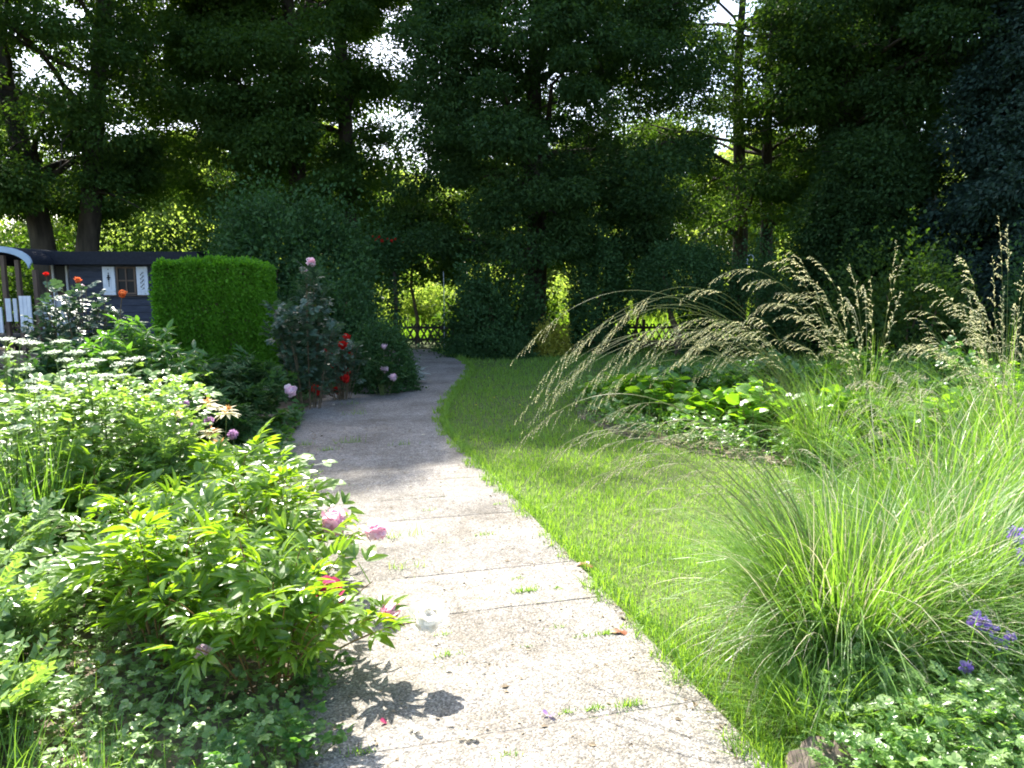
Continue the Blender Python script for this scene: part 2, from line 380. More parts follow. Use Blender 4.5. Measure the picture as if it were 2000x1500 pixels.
# ---------------------------------------------------------------- grass blades
def grass_field(name, label, poly, dens, hfun, kind='stuff', clearance=None, ymax=20, ymin=1.4, matn='grass'):
    lo, hi = poly.min(0), poly.max(0); lo[1] = max(lo[1], ymin); hi[1] = min(hi[1], ymax)
    mb = MB()
    for y0 in np.arange(lo[1], hi[1], 1.0):
        d = dens(y0); A = (hi[0] - lo[0]) * 1.0
        n = int(d * A); P = np.stack([rng.uniform(lo[0], hi[0], n), rng.uniform(y0, y0 + 1, n)], -1)
        vis = np.abs(P[:, 0]) < .76 * P[:, 1] + .9
        P = P[vis]; P = P[inside(poly, P)]
        if clearance is not None: P = P[clearance(P)]
        n = len(P)
        if not n: continue
        cl = np.sin(P[:, 0] * 2.1 + np.sin(P[:, 1] * 1.7) * 2) * np.sin(P[:, 1] * 2.6 + 1) * .5 + .5
        keep = rng.random(n) < .45 + .55 * cl; P = P[keep]; cl = cl[keep]; n = len(P)
        L = hfun(n, P) * (.7 + .6 * cl); w = np.full(n, .0035 * max(1, y0 / 4.5)) * rng.uniform(.7, 1.4, n)
        ribbons(mb, np.c_[P, np.full(n, -.005)], rng.uniform(0, 2 * math.pi, n), R(72) + rng.normal(0, .36, n), rng.uniform(.2, 1.6, n), L, w, k=3 if y0 > 3.6 else 4)
    return tag(mb.build(name, M[matn]), label, 'grass', kind=kind)
def not_bed(P): return ~(inside(bed_mid, P) | inside(bed_near, P))
grass_field('lawn_grass', 'short mown lawn grass, sunlit near the path and shaded towards the trees', lawn_poly,
            lambda y: float(np.clip(9000 * (3.2 / max(y, 3.2)) ** 1.75, 700, 9000)),
            lambda n, P: rng.gamma(4, .0118, n) * np.clip(.8 + P[:, 1] * .03, .8, 1.3), clearance=not_bed)

# ragged grass fringe creeping over the path's lawn edge
mb = MB(); n = 15000; u = rng.random(n) ** 1.3 * 40; i = u.astype(int); near = RE[RE[:, 1] > 1.5]
i = np.minimum((rng.random(n) ** 1.4 * (len(near) - 2)).astype(int), len(near) - 2); f = rng.random(n)[:, None]; P = near[i] * (1 - f) + near[i + 1] * f
lobe = np.sin(P[:, 1] * 9 + np.sin(P[:, 1] * 23) * 1.2) * .5 + .5
P[:, 0] += .09 - rng.random(n) ** 1.2 * (.06 + .13 * lobe)
keep = rng.random(n) < .35 + .65 * lobe; P = P[keep]; n = len(P)
ribbons(mb, np.c_[P, np.full(n, .006)], rng.normal(math.pi, 1.5, n), R(66) + rng.normal(0, .35, n), rng.uniform(.3, 1.7, n), rng.gamma(4, .0145, n), np.full(n, .0038) * rng.uniform(.7, 1.5, n) * np.maximum(1, P[:, 1] / 5), k=4)
tag(mb.build('edge_grass', M['grass']), 'ragged longer grass creeping over the lawn side of the path', 'grass', kind='stuff')

# ---------------------------------------------------------------- trees
def limb_path(a, b, sag=.0, k=7, wob=.12):
    t = np.linspace(0, 1, k)[:, None]; p = a * (1 - t) + b * t; L = np.linalg.norm(b - a)
    p[:, 2] += (np.sin(t[:, 0] * math.pi) * sag * L)
    p[1:-1] += rng.normal(0, wob * L / k, (k - 2, 3))
    return p
def leaf_cloud(mb, centers, per, sig, size, tpl=T_LEAF, droop=-.25, outward=None, mat=0, flat=.45):
    n = len(centers) * per; c = np.repeat(centers, per, 0)
    off = rng.normal(size=(n, 3)); off *= (rng.uniform(.25, 1, n) ** .6 / np.maximum(np.linalg.norm(off, axis=1), .3))[:, None] * np.repeat(sig, per)[:, None] * 1.5
    off[:, 2] *= flat
    off[:, 2] -= .18 * np.hypot(off[:, 0], off[:, 1])
    d = rng.normal(size=(n, 3)) * .6 + nrm(off) * 1.0; d[:, 2] += droop
    nn_ = rng.normal(size=(n, 3)) * .55; nn_[:, 2] += 1
    inst(mb, tpl, c + off, frames(d, nn_), size * rng.uniform(.6, 1.35, n), mat)
def tree(label, x, y, h, r, zc0, trunks, mat, nclump=150, per=260, leaf=.10, sig=.56, prof=None, lean=0, group='big old trees behind the garden fence', name='broadleaf_tree', shift=(0, 0), limbs=26, bite=None, flat=.45):
    t = thing(name, label, 'tree', (x, y, 0), group=group)
    prof = prof or (lambda u: (np.sin(np.clip(u, 0, 1) * math.pi * .86 + .34)) ** .7)
    nclump = int(nclump * 1.6); per = int(per * (3.0 if y < 30 else 1.8))
    cs = []
    while len(cs) < nclump:
        u = rng.random(); z = zc0 + (h - zc0) * u; rr = r * prof(u) * (rng.random() ** .38); a = rng.uniform(0, 2 * math.pi)
        p = np.array([math.cos(a) * rr + shift[0], math.sin(a) * rr + shift[1], z])
        if bite is not None and bite(p + np.array([x, y, 0])): continue
        cs.append(p)
    cs = np.array(cs)
    tb = MB()
    tops = []
    for (dx, dy, tr, tx, ty, th) in trunks:
        k = 12; s_ = np.linspace(0, 1, k); P = np.stack([dx + (tx - dx) * s_ + .1 * np.sin(s_ * 7 + dx), dy + (ty - dy) * s_, th * s_ - .08], -1)
        rad = tr * (1 - .72 * s_) ; rad[0] *= 1.35; rad[1] *= 1.04
        tube(tb, P, rad, 12); tops.append((P, rad))
    for i in np.argsort(rng.random(len(cs)))[:limbs]:
        P, rad = tops[rng.integers(len(tops))]
        c = cs[i]; cand = np.where(P[:, 2] < c[2] - .15 * np.hypot(c[0], c[1]))[0]
        q = cand[-1] if len(cand) else 3
        q = max(2, min(q, len(P) - 2))
        lp = limb_path(P[q], c, .06); Lr = rad[q] * .42
        tube(tb, lp, np.linspace(Lr, .015, len(lp)), 6)
        for _ in range(2):
            e = lp[4] + rng.normal(0, .7, 3); tube(tb, limb_path(lp[3], e, .05, 4), np.linspace(Lr * .35, .008, 4), 4)
    tb.build('trunk', M['bark'], t, smooth=True)
    lb = MB(); leaf_cloud(lb, cs, per, rng.uniform(.6, 1.35, len(cs)) * sig, leaf, flat=flat)
    lb.build('crown', M[mat], t)
    return t
tree('old tree with twin leaning trunks and a broad crown behind the garden hut', -11.7, 19.5, 15, 4.6, 3.6,
     [(-.2, 0, .34, -1.6, 0, 12), (.15, 0, .32, 2.3, .2, 12.5)], 'tree', nclump=215, shift=(-.6, 0))
tree('tall tree with two straight dark trunks behind the dome-shaped shrub', -5.4, 21.5, 16.9, 2.9, 3.6,
     [(-.75, 0, .30, -.7, 0, 16), (.85, -.2, .27, .75, 0, 16)], 'tree', nclump=215, per=310,
     prof=lambda u: .75 + .35 * np.sin(u * 3.1), limbs=34, shift=(-.45, 0), bite=lambda p: p[0] > -3.5 and (p[2] < 9.0 or p[2] > 12))
tree('large dark drooping tree in the middle, its crown hanging almost to the ground', .55, 19.8, 11.7, 3.9, 2.4,
     [(-.05, 0, .33, .2, 0, 10.6)], 'tree_dark', nclump=225, per=330, leaf=.088, prof=lambda u: .74 + .34 * np.sin(u * 2.7 + .35), limbs=30, flat=.5, sig=.5,
     bite=lambda p: p[0] < -2.3 and 4.2 < p[2] < 9.3)
tree('tree with a pair of dark trunks and bare lower limbs right of the middle', 7.0, 22.5, 12.0, 4.3, 3.4,
     [(-.25, 0, .27, -.3, .3, 11), (.55, .2, .22, .6, 0, 12)], 'tree', nclump=118, per=240, limbs=44,
     prof=lambda u: .7 + .42 * np.sin(u * 2.8), bite=lambda p: p[0] < 6.2 and 3.0 < p[2] < 6.6 and rng.random() < .75)
tree('spreading tree whose high crown arches over the right end of the garden', 12.4, 23, 12.5, 4.6, 6.0,
     [(0, 0, .3, .4, 0, 11.5)], 'tree', nclump=170, per=250, prof=lambda u: .8 + .3 * np.sin(u * 3), bite=lambda p: p[0] < 14.5 and p[2] < 6.2 and p[0] > 11)
tree('leafy tree filling the upper right between the paired trunks and the conifer', 10.0, 19.0, 11.0, 3.6, 5.2,
     [(-2.4, 0, .3, -1.4, .5, 10)], 'tree_dark', nclump=120, per=250, bite=lambda p: p[0] > 9.4 and p[2] < 6.6)
tree('slimmer tree filling the gap between the leaning trunks and the twin straight trunks', -9.4, 26, 13.5, 3.0, 4.0, [(0, 0, .2, .3, 0, 12)], 'tree', nclump=100, per=190)
# ivy-clad lower mass
tree('low dark yew growing against the paired trunks, right of them', 8.3, 17.6, 4.9, 1.45, .4,
     [(-.95, .0, .22, -.5, 0, 4.4)], 'tree_dark', nclump=85, per=330, leaf=.09, sig=.42, name='yew_tree', limbs=14, group='dark evergreens at the garden edge',
     prof=lambda u: 1.0 - .35 * u, flat=.8)
tree('tall blue-green conifer at the far right edge', 11.6, 15.2, 10.5, 2.7, .5,
     [(0, 0, .26, .1, 0, 10.2)], 'conifer', nclump=330, per=300, leaf=.10, sig=.5, name='conifer_tree', limbs=20, group='dark evergreens at the garden edge',
     prof=lambda u: 1.05 - .55 * u, flat=.6)
# far sunlit trees beyond the meadow
far = [(-27, 38, 11, 4), (-20, 42, 9, 4), (-15.5, 36, 8.3, 3.2), (-10.5, 40, 9.6, 3.6), (-5.5, 37, 6.6, 3), (-1.5, 41, 8.2, 3.2), (3.5, 38, 8.5, 3.4), (8, 42, 10, 3.8), (12, 37, 8.6, 3.4), (16.5, 41, 8.6, 3.4), (21, 36, 8.0, 4), (27, 40, 11, 4.5)]
names = ['at the far left', 'far left, second from the end', 'seen beyond the hut roof', 'seen between the twin-trunked trees', 'low, under the sky gap left of the middle', 'behind the dark drooping tree', 'right of the dark drooping tree', 'behind the paired trunks', 'just right of the paired trunks', 'under the small sky gap on the right', 'beside the conifer', 'at the far right']
for (x, y, h, r), nm in zip(far, names):
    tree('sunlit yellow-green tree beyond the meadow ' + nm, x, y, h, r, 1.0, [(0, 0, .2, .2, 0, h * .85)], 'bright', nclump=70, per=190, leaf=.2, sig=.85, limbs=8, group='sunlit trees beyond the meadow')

# ---------------------------------------------------------------- shrubs
def dome(label, x, y, rx, ry, h, mat, n, leaf, name='shrub', z0=.0, cat='shrub', group=None, stem_r=.03, nst=7, lump=.12, tpl=T_LEAF, up=.5, core=True, zc=None, parts=None):
    t = thing(name, label, cat, (x, y, 0), group=group)
    th = rng.uniform(0, 2 * math.pi, n); u = rng.uniform(-.45 if z0 > 0 else 0, 1, n); n1_ = int(n * .2); cz = u
    sx = np.sqrt(np.maximum(1 - cz ** 2, 0)) ** .75
    rad = rng.uniform(.72, 1.02, n) ** .6
    ph = rng.uniform(0, 6, 6)
    rad = rad * (1 + 1.5 * lump * (np.sin(th * 3 + cz * 4 + ph[0]) * .5 + np.sin(th * 7 + cz * 9 + ph[1]) * .35 + np.sin(th * 13 - cz * 15 + ph[2]) * .25 + rng.normal(0, .18, n)))
    hh = (h - z0) if z0 == 0 else (h - z0) / 1.45
    zb = z0 if z0 == 0 else z0 + hh * .45
    rad[:n1_] *= rng.uniform(.95, 1.24, n1_)
    P = np.stack([np.cos(th) * sx * rx * rad, np.sin(th) * sx * ry * rad, zb + cz * hh * rad], -1); P[:, 2] = np.maximum(P[:, 2], .02)
    nor = np.stack([np.cos(th) * sx / rx, np.sin(th) * sx / ry, cz / hh], -1)
    d = nrm(nor) * .8 + rng.normal(size=(n, 3)) * .6; d[:, 2] += up * .5
    nn_ = nrm(nor) + rng.normal(size=(n, 3)) * .5; nn_[:, 2] += .6
    mb = MB(); inst(mb, tpl, P, frames(d, nn_), leaf * rng.uniform(.6, 1.3, n))
    mb.build('foliage', M[mat], t)
    sb = MB()
    for i in range(nst):
        a = rng.uniform(0, 6.28); q = rng.uniform(.2, .75)
        e = np.array([math.cos(a) * rx * q, math.sin(a) * ry * q, zb + hh * rng.uniform(.5, .8)])
        b = np.array([math.cos(a) * .05, math.sin(a) * .05, -.05]) if nst > 2 else np.array([0, 0, -.05])
        tube(sb, limb_path(b, e, .05, 6), np.linspace(stem_r, stem_r * .3, 6), 6)
    sb.build('stems', M['wood_stem'] if stem_r > .008 else M['stem'], t)
    return t
dome('big dome-shaped blue-green shrub standing behind the clipped hedge', -4.3, 14.2, 1.75, 1.5, 3.1, 'shrub', 42000, .085, name='dome_shrub', lump=.1, group=None, stem_r=.05)
dome('dark rounded shrub right of the pink rose, against the dome shrub', -3.2, 12.6, .95, .8, 1.75, 'shrub', 14000, .07, lump=.15)
dome('low dark green shrub left of the central tree trunk', -.42, 17.2, .98, .8, 1.85, 'shrub', 13000, .09, lump=.34)
dome('tall narrow dark shrub right of the central tree trunk', 2.0, 17.6, .64, .7, 2.5, 'shrub', 12000, .085, lump=.2)
dome('clipped round-headed tree shrub on a short brown trunk', 3.75, 16.8, .95, .9, 2.45, 'shrub', 19000, .065, z0=1.0, name='topiary_shrub', nst=1, stem_r=.09, lump=.06)
dome('wide rounded shrub between the round-headed shrub and the paired trunks', 5.2, 17.0, 1.25, .9, 2.2, 'shrub', 18000, .07, lump=.24)
dome('loose mid-green shrub behind the tall grass plumes on the right', 7.2, 13.5, 1.2, .9, 1.9, 'tree', 11000, .09, lump=.3)
dome('dark shrub under the conifer at the right', 9.3, 12.6, 1.0, .9, 2.0, 'shrub', 11000, .08, lump=.25)
dome('small golden-yellow shrub at the foot of the central tree', .85, 16.6, .42, .35, .66, 'yellow', 2600, .06, stem_r=.008, lump=.25)
dome('low dark clipped shrub beside the gate end of the path', -.4, 16.3, .9, .5, .5, 'shrub', 6000, .06, lump=.2, stem_r=.01)
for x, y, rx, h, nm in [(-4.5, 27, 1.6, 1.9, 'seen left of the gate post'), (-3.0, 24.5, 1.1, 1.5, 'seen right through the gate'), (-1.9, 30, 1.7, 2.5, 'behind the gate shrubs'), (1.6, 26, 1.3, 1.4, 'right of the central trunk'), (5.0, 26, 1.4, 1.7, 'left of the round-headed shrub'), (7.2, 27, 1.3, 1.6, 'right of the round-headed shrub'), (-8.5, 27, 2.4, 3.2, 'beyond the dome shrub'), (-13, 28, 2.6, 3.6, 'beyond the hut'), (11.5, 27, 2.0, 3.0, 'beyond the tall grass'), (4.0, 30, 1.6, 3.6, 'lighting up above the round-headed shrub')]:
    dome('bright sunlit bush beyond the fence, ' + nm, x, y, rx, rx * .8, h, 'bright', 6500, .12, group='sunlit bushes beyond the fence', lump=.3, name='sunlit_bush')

for x, y, rx, h, nm in [(-15.5, 21.5, 2.2, 3.0, 'furthest left, behind the hut'), (-11.8, 21.8, 2.0, 2.6, 'between the leaning trunks and the hut roof'), (-8.2, 21.0, 1.9, 2.9, 'behind the hedge block'), (8.8, 20.5, 1.5, 2.4, 'right of the paired trunks'), (11.0, 19.5, 1.8, 2.2, 'below the high arching crown'), (-.3, 21.2, 1.3, 1.3, 'behind the central trunk')]:
    dome('dark undergrowth bush ' + nm, x, y, rx, rx * .7, h, 'tree', 11000, .13, group='undergrowth below the old trees', lump=.35, name='undergrowth_bush')
dome('leafy dark bough mass hanging behind the rose post', -2.6, 20.3, 1.5, 1.0, 3.7, 'tree', 13000, .11, z0=1.5, name='undergrowth_bush', nst=1, stem_r=.06, group='undergrowth below the old trees', lump=.3)
dome('loose dark shrub crown between the narrow shrub and the round-headed shrub, further back', 3.4, 20.6, .8, .8, 2.8, 'tree', 6000, .11, z0=1.15, name='undergrowth_bush', nst=1, stem_r=.05, group='undergrowth below the old trees', lump=.3)
# meadow grass beyond fence
mp = np.array([[-18, 21], [18, 21], [18, 34], [-18, 34]], float)
mb = MB(); n = 60000; P = np.stack([rng.uniform(-16, 16, n), 21 + 13 * rng.random(n) ** 1.3], -1)
ribbons(mb, np.c_[P, np.full(n, -.01)], rng.uniform(0, 6.28, n), R(80) + rng.normal(0, .25, n), rng.uniform(.3, 1.2, n), rng.gamma(6, .06, n), np.full(n, .03), k=3)
tag(mb.build('meadow_grass', M['grass']), 'tall sunlit meadow grass beyond the lattice fence', 'grass', kind='stuff')

# clipped hedge block
def hedge():
    c = at(402, 620, 10.6); w, dd, h = 1.46, .95, 1.90
    t = thing('clipped_hedge', 'square-clipped bright green hedge block beside the hut', 'hedge', (c[0], 10.6 + dd / 2, 0), R(4))
    n = 95000; mb = MB()
    A = np.array([w * h, w * h, dd * h, dd * h, w * dd]); fidx = rng.choice(5, n, p=A / A.sum())
    a, b = rng.uniform(-.5, .5, n), rng.random(n)
    P = np.zeros((n, 3)); N = np.zeros((n, 3))
    for i, (ax, sg) in enumerate([(1, -1), (1, 1), (0, -1), (0, 1)]):
        k_ = fidx == i
        if ax == 1: P[k_] = np.c_[a[k_] * w, np.full(k_.sum(), sg * dd / 2), b[k_] * h]; N[k_, 1] = sg
        else: P[k_] = np.c_[np.full(k_.sum(), sg * w / 2), a[k_] * dd, b[k_] * h]; N[k_, 0] = sg
    k_ = fidx == 4; P[k_] = np.c_[a[k_] * w, (b[k_] - .5) * dd, np.full(k_.sum(), h)]; N[k_, 2] = 1
    wob = .022 * np.sin(P[:, 0] * 5 + P[:, 2] * 4) + .015 * np.sin(P[:, 2] * 13 + P[:, 1] * 11) + .015 * np.sin(P[:, 0] * 17)
    st = rng.random(n) < .012; P += N * (wob - .03 + rng.normal(0, .024, n) + st * rng.uniform(.02, .08, n))[:, None]
    corner = (np.abs(P[:, 0]) > w / 2 - .06) & (P[:, 2] > h - .06); P[corner] *= [.97, 1, .985]
    d = N * .7 + rng.normal(size=(n, 3)) * .55; d[:, 2] += .45
    inst(mb, T_LEAF, P, frames(d, N + rng.normal(size=(n, 3)) * .6), .042 * rng.uniform(.6, 1.4, n) * np.where(N[:, 2] > 0, 1.25, 1))
    mb.build('foliage', M['hedge'], t)
    cb = MB(); box(cb, (0, 0, h / 2 - .03), (w - .16, dd - .16, h - .1)); cb.build('branches', M['wood_stem'], t)
hedge()
# distant wood closing the horizon
mb = MB(); n = 330
cs = np.stack([rng.uniform(-60, 60, n), rng.uniform(50, 62, n), rng.random(n) ** .8 * 10], -1)
leaf_cloud(mb, cs, 330, np.full(n, 2.1), .34)
tag(mb.build('distant_wood', M['tree']), 'distant sunlit wood closing the view behind all the trees', 'wood', kind='stuff')

# ---------------------------------------------------------------- plant templates
def compound(leaflet, specs, petiole=.0, tri=None):
    """specs: (x, y, z, angle, scale, tilt); returns one template of several leaflets"""
    tv, tf = leaflet; V = []; Fs = [[] for _ in tf]; off = 0
    for (x, y, z, a, s_, ti) in specs:
        v = tv * s_; c, q = math.cos(ti), math.sin(ti); v = np.c_[v[:, 0], v[:, 1] * c - v[:, 2] * q, v[:, 1] * q + v[:, 2] * c]
        c, q = math.cos(a), math.sin(a); v = np.c_[v[:, 0] * c + v[:, 1] * q, -v[:, 0] * q + v[:, 1] * c, v[:, 2]] + [x, y, z]
        V.append(v)
        for i, f in enumerate(tf): Fs[i].append(f + off)
        off += len(tv)
    out = [np.concatenate(f) for f in Fs]
    if petiole:
        w = .012; pv = np.array([[-w, 0, 0], [w, 0, 0], [w * .7, petiole, 0], [-w * .7, petiole, 0]]); V.append(pv)
        fq = np.array([[0, 1, 2, 3]]) + off
        out = [np.concatenate([out[0], fq])] + out[1:] if out[0].shape[1] == 4 else out + [fq]
    return (np.concatenate(V), out)
def peony_leaf():
    sp = []
    for bx, by, ba in ((0, .42, 0), (-.02, .34, -.95), (.02, .34, .95)):
        ex, ey = bx + math.sin(ba) * .18, by + math.cos(ba) * .18
        for da, s_ in ((0, .5), (-.62, .42), (.62, .42)):
            sp.append((ex, ey, rng.uniform(-.02, .02), ba + da + rng.uniform(-.12, .12), s_ * rng.uniform(.85, 1.15), rng.uniform(-.1, .35)))
    return compound(T_LANCE, sp, .5)
PEONY_T = [peony_leaf() for _ in range(5)]
def rose_leaf():
    return compound(T_ROUND, [(0, .62, 0, rng.uniform(-.2, .2), .42, rng.uniform(-.2, .3))] + [(0, y, 0, sg * 1.15 + rng.uniform(-.2, .2), .34, rng.uniform(-.1, .3)) for y in (.25, .52) for sg in (-1, 1)], .6)
ROSE_T = [rose_leaf() for _ in range(3)]
HERB_T = [compound(T_ROUND, [(0, .5, 0, 0, .5, .1), (0, .45, 0, -1.1, .44, .1), (0, .45, 0, 1.1, .44, .15)], .5) for _ in range(2)]
TINY_T = [compound(T_LEAF, [(0, .2 + .15 * i, 0, sg * 1.0 + rng.uniform(-.2, .2), .32, rng.uniform(-.2, .3)) for i in range(5) for sg in (-1, 1)] + [(0, .9, 0, 0, .3, 0)], .0) for _ in range(3)]
def multi(mb, tpls, pos, Mx, sc, mat=0):
    ch = rng.integers(0, len(tpls), len(pos)); sc = np.asarray(sc)
    for i, t in enumerate(tpls):
        k_ = ch == i
        if k_.any(): inst(mb, t, pos[k_], Mx[k_], sc[k_], mat)

def bloom(name, pos, size, matn, parent, full=80, up=(0, 0, 1), flat=.0):
    if size > .07: full = 26
    """double flower: rings of cupped petals round a centre"""
    mb = MB(); u = nrm(np.array(up, float) + rng.normal(0, .15, 3))
    ph = rng.uniform(0, 6.28, full); t = (np.arange(full) + .5) / full
    pol = .05 + (1.2 + flat) * t ** .8 + rng.normal(0, .19, full)
    a = nrm(np.cross(u, [1, .2, .1])); b = np.cross(u, a); ph = np.arange(full) * 2.4 + rng.normal(0, .2, full)
    rad = np.cos(ph)[:, None] * a + np.sin(ph)[:, None] * b
    d = np.cos(pol)[:, None] * u + np.sin(pol)[:, None] * rad
    nn_ = -rad * np.cos(pol)[:, None] + u * np.sin(pol)[:, None]
    sc = np.c_[np.full(full, 1.15), np.ones(full), np.ones(full)] * (size * (.44 + .14 * t) * rng.uniform(.6, 1.25, full))[:, None]
    P = rad * (.06 + .10 * t)[:, None] * size - u * (.15 * size * t)[:, None]
    inst(mb, T_PETAL, P, frames(d, nn_), sc)
    nu, nv = 10, 7; U = np.arange(nu) * 2 * math.pi / nu; Vv = np.linspace(.05, math.pi - .05, nv)[:, None]; cr = size * .34
    C = np.stack([np.cos(U) * np.sin(Vv), np.sin(U) * np.sin(Vv), np.cos(Vv) + 0 * U], -1).reshape(-1, 3) * cr * rng.uniform(.9, 1.1, (nu * nv, 1)) + u * size * .06
    i_, j_ = np.meshgrid(np.arange(nv - 1), np.arange(nu), indexing='ij'); a_ = (i_ * nu + j_).ravel(); b_ = (i_ * nu + (j_ + 1) % nu).ravel(); mb.add(C, np.stack([a_, a_ + nu, b_ + nu, b_], -1))
    if size > .07:                                     # ruffled petals lying over the heart
        n_ = 46; d = rand_dirs(n_, .2); tg = nrm(np.cross(d, rand_dirs(n_))); inst(mb, T_PETAL, d * cr * 1.0 + u * size * .06 - tg * size * .12, frames(tg + d * .16, d), np.c_[np.full(n_, 1.5), np.ones(n_), np.full(n_, .6)] * (size * rng.uniform(.2, .32, n_))[:, None])
    p = np.asarray(pos, float) - (np.array(parent.location) if parent is not None else 0)
    return mb.build(name, M[matn], parent, smooth=True, loc=[float(q) for q in p])

def stem_to(mb, base, tip, r0=.005, r1=.003, lift=.12, k=8, n=5):
    t = np.linspace(0, 1, k)[:, None]; base = np.asarray(base, float); tip = np.asarray(tip, float)
    mid = base * .45 + tip * .55; mid[2] = max(base[2], tip[2]) * .6 + lift + .25 * abs(tip[2] - base[2])
    P = (1 - t) ** 2 * base + 2 * t * (1 - t) * mid + t * t * tip
    tube(mb, P, np.linspace(r0, r1, k), n); return P

def leafy(label, cat, name, x, y, r, h, nstem, per, tpls, lsize, mat, smat, blooms=(), group=None, spread=.9, droop=.15, low=.25, sr=.004, bloom_name='flower', extra=None):
    """herbaceous plant: stems fanning out of one base, compound leaves along them, flowers at given places"""
    t = thing(name, label, cat, (x, y, 0), group=group)
    sb = MB(); pts = []; dr = []
    for i in range(nstem):
        a = rng.uniform(0, 6.28); q = math.sqrt(rng.random())
        b = np.array([math.cos(a), math.sin(a), 0]) * r * .3 * q
        tp = np.array([math.cos(a) * r * q * spread, math.sin(a) * r * q * spread, h * (1 - .42 * q * q) * rng.uniform(.82, 1.08)])
        P = stem_to(sb, b, tp, sr, sr * .5, lift=-.0 - droop * 0, k=7)
        for j in range(per):
            u = low + (1 - low) * (j + rng.random() * .6) / per; u = min(u, 1)
            f = u * 6; i0 = min(int(f), 5); pos = P[i0] * (1 - f + i0) + P[i0 + 1] * (f - i0)
            aa = a + rng.normal(0, 1.0) + j * 2.4; up = rng.uniform(.1, .75) if u < .93 else rng.uniform(.5, 1.3)
            pts.append(pos); dr.append([math.cos(aa), math.sin(aa), up])
    for (fp, fm, fs) in blooms:
        lp = np.asarray(fp, float) - [x, y, 0]
        b = np.array([lp[0] * .12, lp[1] * .12, 0.0]); P = stem_to(sb, b, lp, sr * 1.1, sr * .7, lift=.02, k=10)
        for j in (4, 5, 6):
            aa = rng.uniform(0, 6.28); pts.append(P[j]); dr.append([math.cos(aa), math.sin(aa), .5])
        bloom(bloom_name, fp, fs, fm, t, full=58, up=(lp[0] * .3, -.2, 1))
    sb.build('stems', M[smat], t, smooth=True)
    pts = np.array(pts); dr = np.array(dr); n = len(pts)
    nn_ = rng.normal(size=(n, 3)) * .35; nn_[:, 2] += 1
    mb = MB(); multi(mb, tpls, pts, frames(dr, nn_), lsize * rng.uniform(.65, 1.25, n))
    mb.build('foliage', M[mat], t)
    return t

# ---------------------------------------------------------------- foreground peonies
def px3(px, py, Y): return at(px, py, Y)
PG = 'peony bushes beside the path'
leafy('front peony bush nearest the path, a large white bloom over the slabs', 'peony', 'peony_bush', -.98, 2.85, .50, .60, 23, 7, PEONY_T, .185, 'peony', 'red_stem',
      [(px3(835, 1212, 2.86), 'white_petal', .125), (px3(768, 1196, 2.95), 'pink_petal', .085), (px3(640, 1160, 2.9), 'crimson', .11), (px3(604, 1200, 2.75), 'crimson', .035)], PG)
leafy('peony bush with two pink-and-white blooms leaning over the path', 'peony', 'peony_bush', -1.28, 3.72, .54, .62, 23, 7, PEONY_T, .185, 'peony', 'red_stem',
      [(px3(655, 1024, 3.72), 'pink_petal', .14), (px3(733, 1040, 3.6), 'pink_petal', .115)], PG)
leafy('front peony bush at the left, with one small faded pink bloom low down', 'peony', 'peony_bush', -1.45, 2.95, .44, .60, 18, 7, PEONY_T, .185, 'peony', 'red_stem',
      [(px3(395, 1275, 2.55), 'pale_pink', .05)], PG)
leafy('bright peony bush without blooms at the left end of the row', 'peony', 'peony_bush', -1.95, 3.7, .42, .56, 15, 7, PEONY_T, .18, 'peony', 'red_stem', [], PG)
leafy('rear peony bush, its upright young leaves standing against the shaded path', 'peony', 'peony_bush', -1.75, 4.45, .52, .60, 22, 7, PEONY_T, .19, 'peony', 'red_stem', [], PG)
leafy('low peony bush in the middle of the row, between four others', 'peony', 'peony_bush', -1.5, 3.35, .42, .50, 14, 7, PEONY_T, .18, 'peony', 'red_stem', [(px3(500, 1072, 3.3), 'white_petal', .04)], PG)
leafy('small dark peony bush at the back left of the row', 'peony', 'peony_bush', -2.5, 4.3, .42, .55, 12, 7, PEONY_T, .18, 'peony', 'red_stem', [(px3(92, 1000, 4.0), 'pale_pink', .04)], PG)

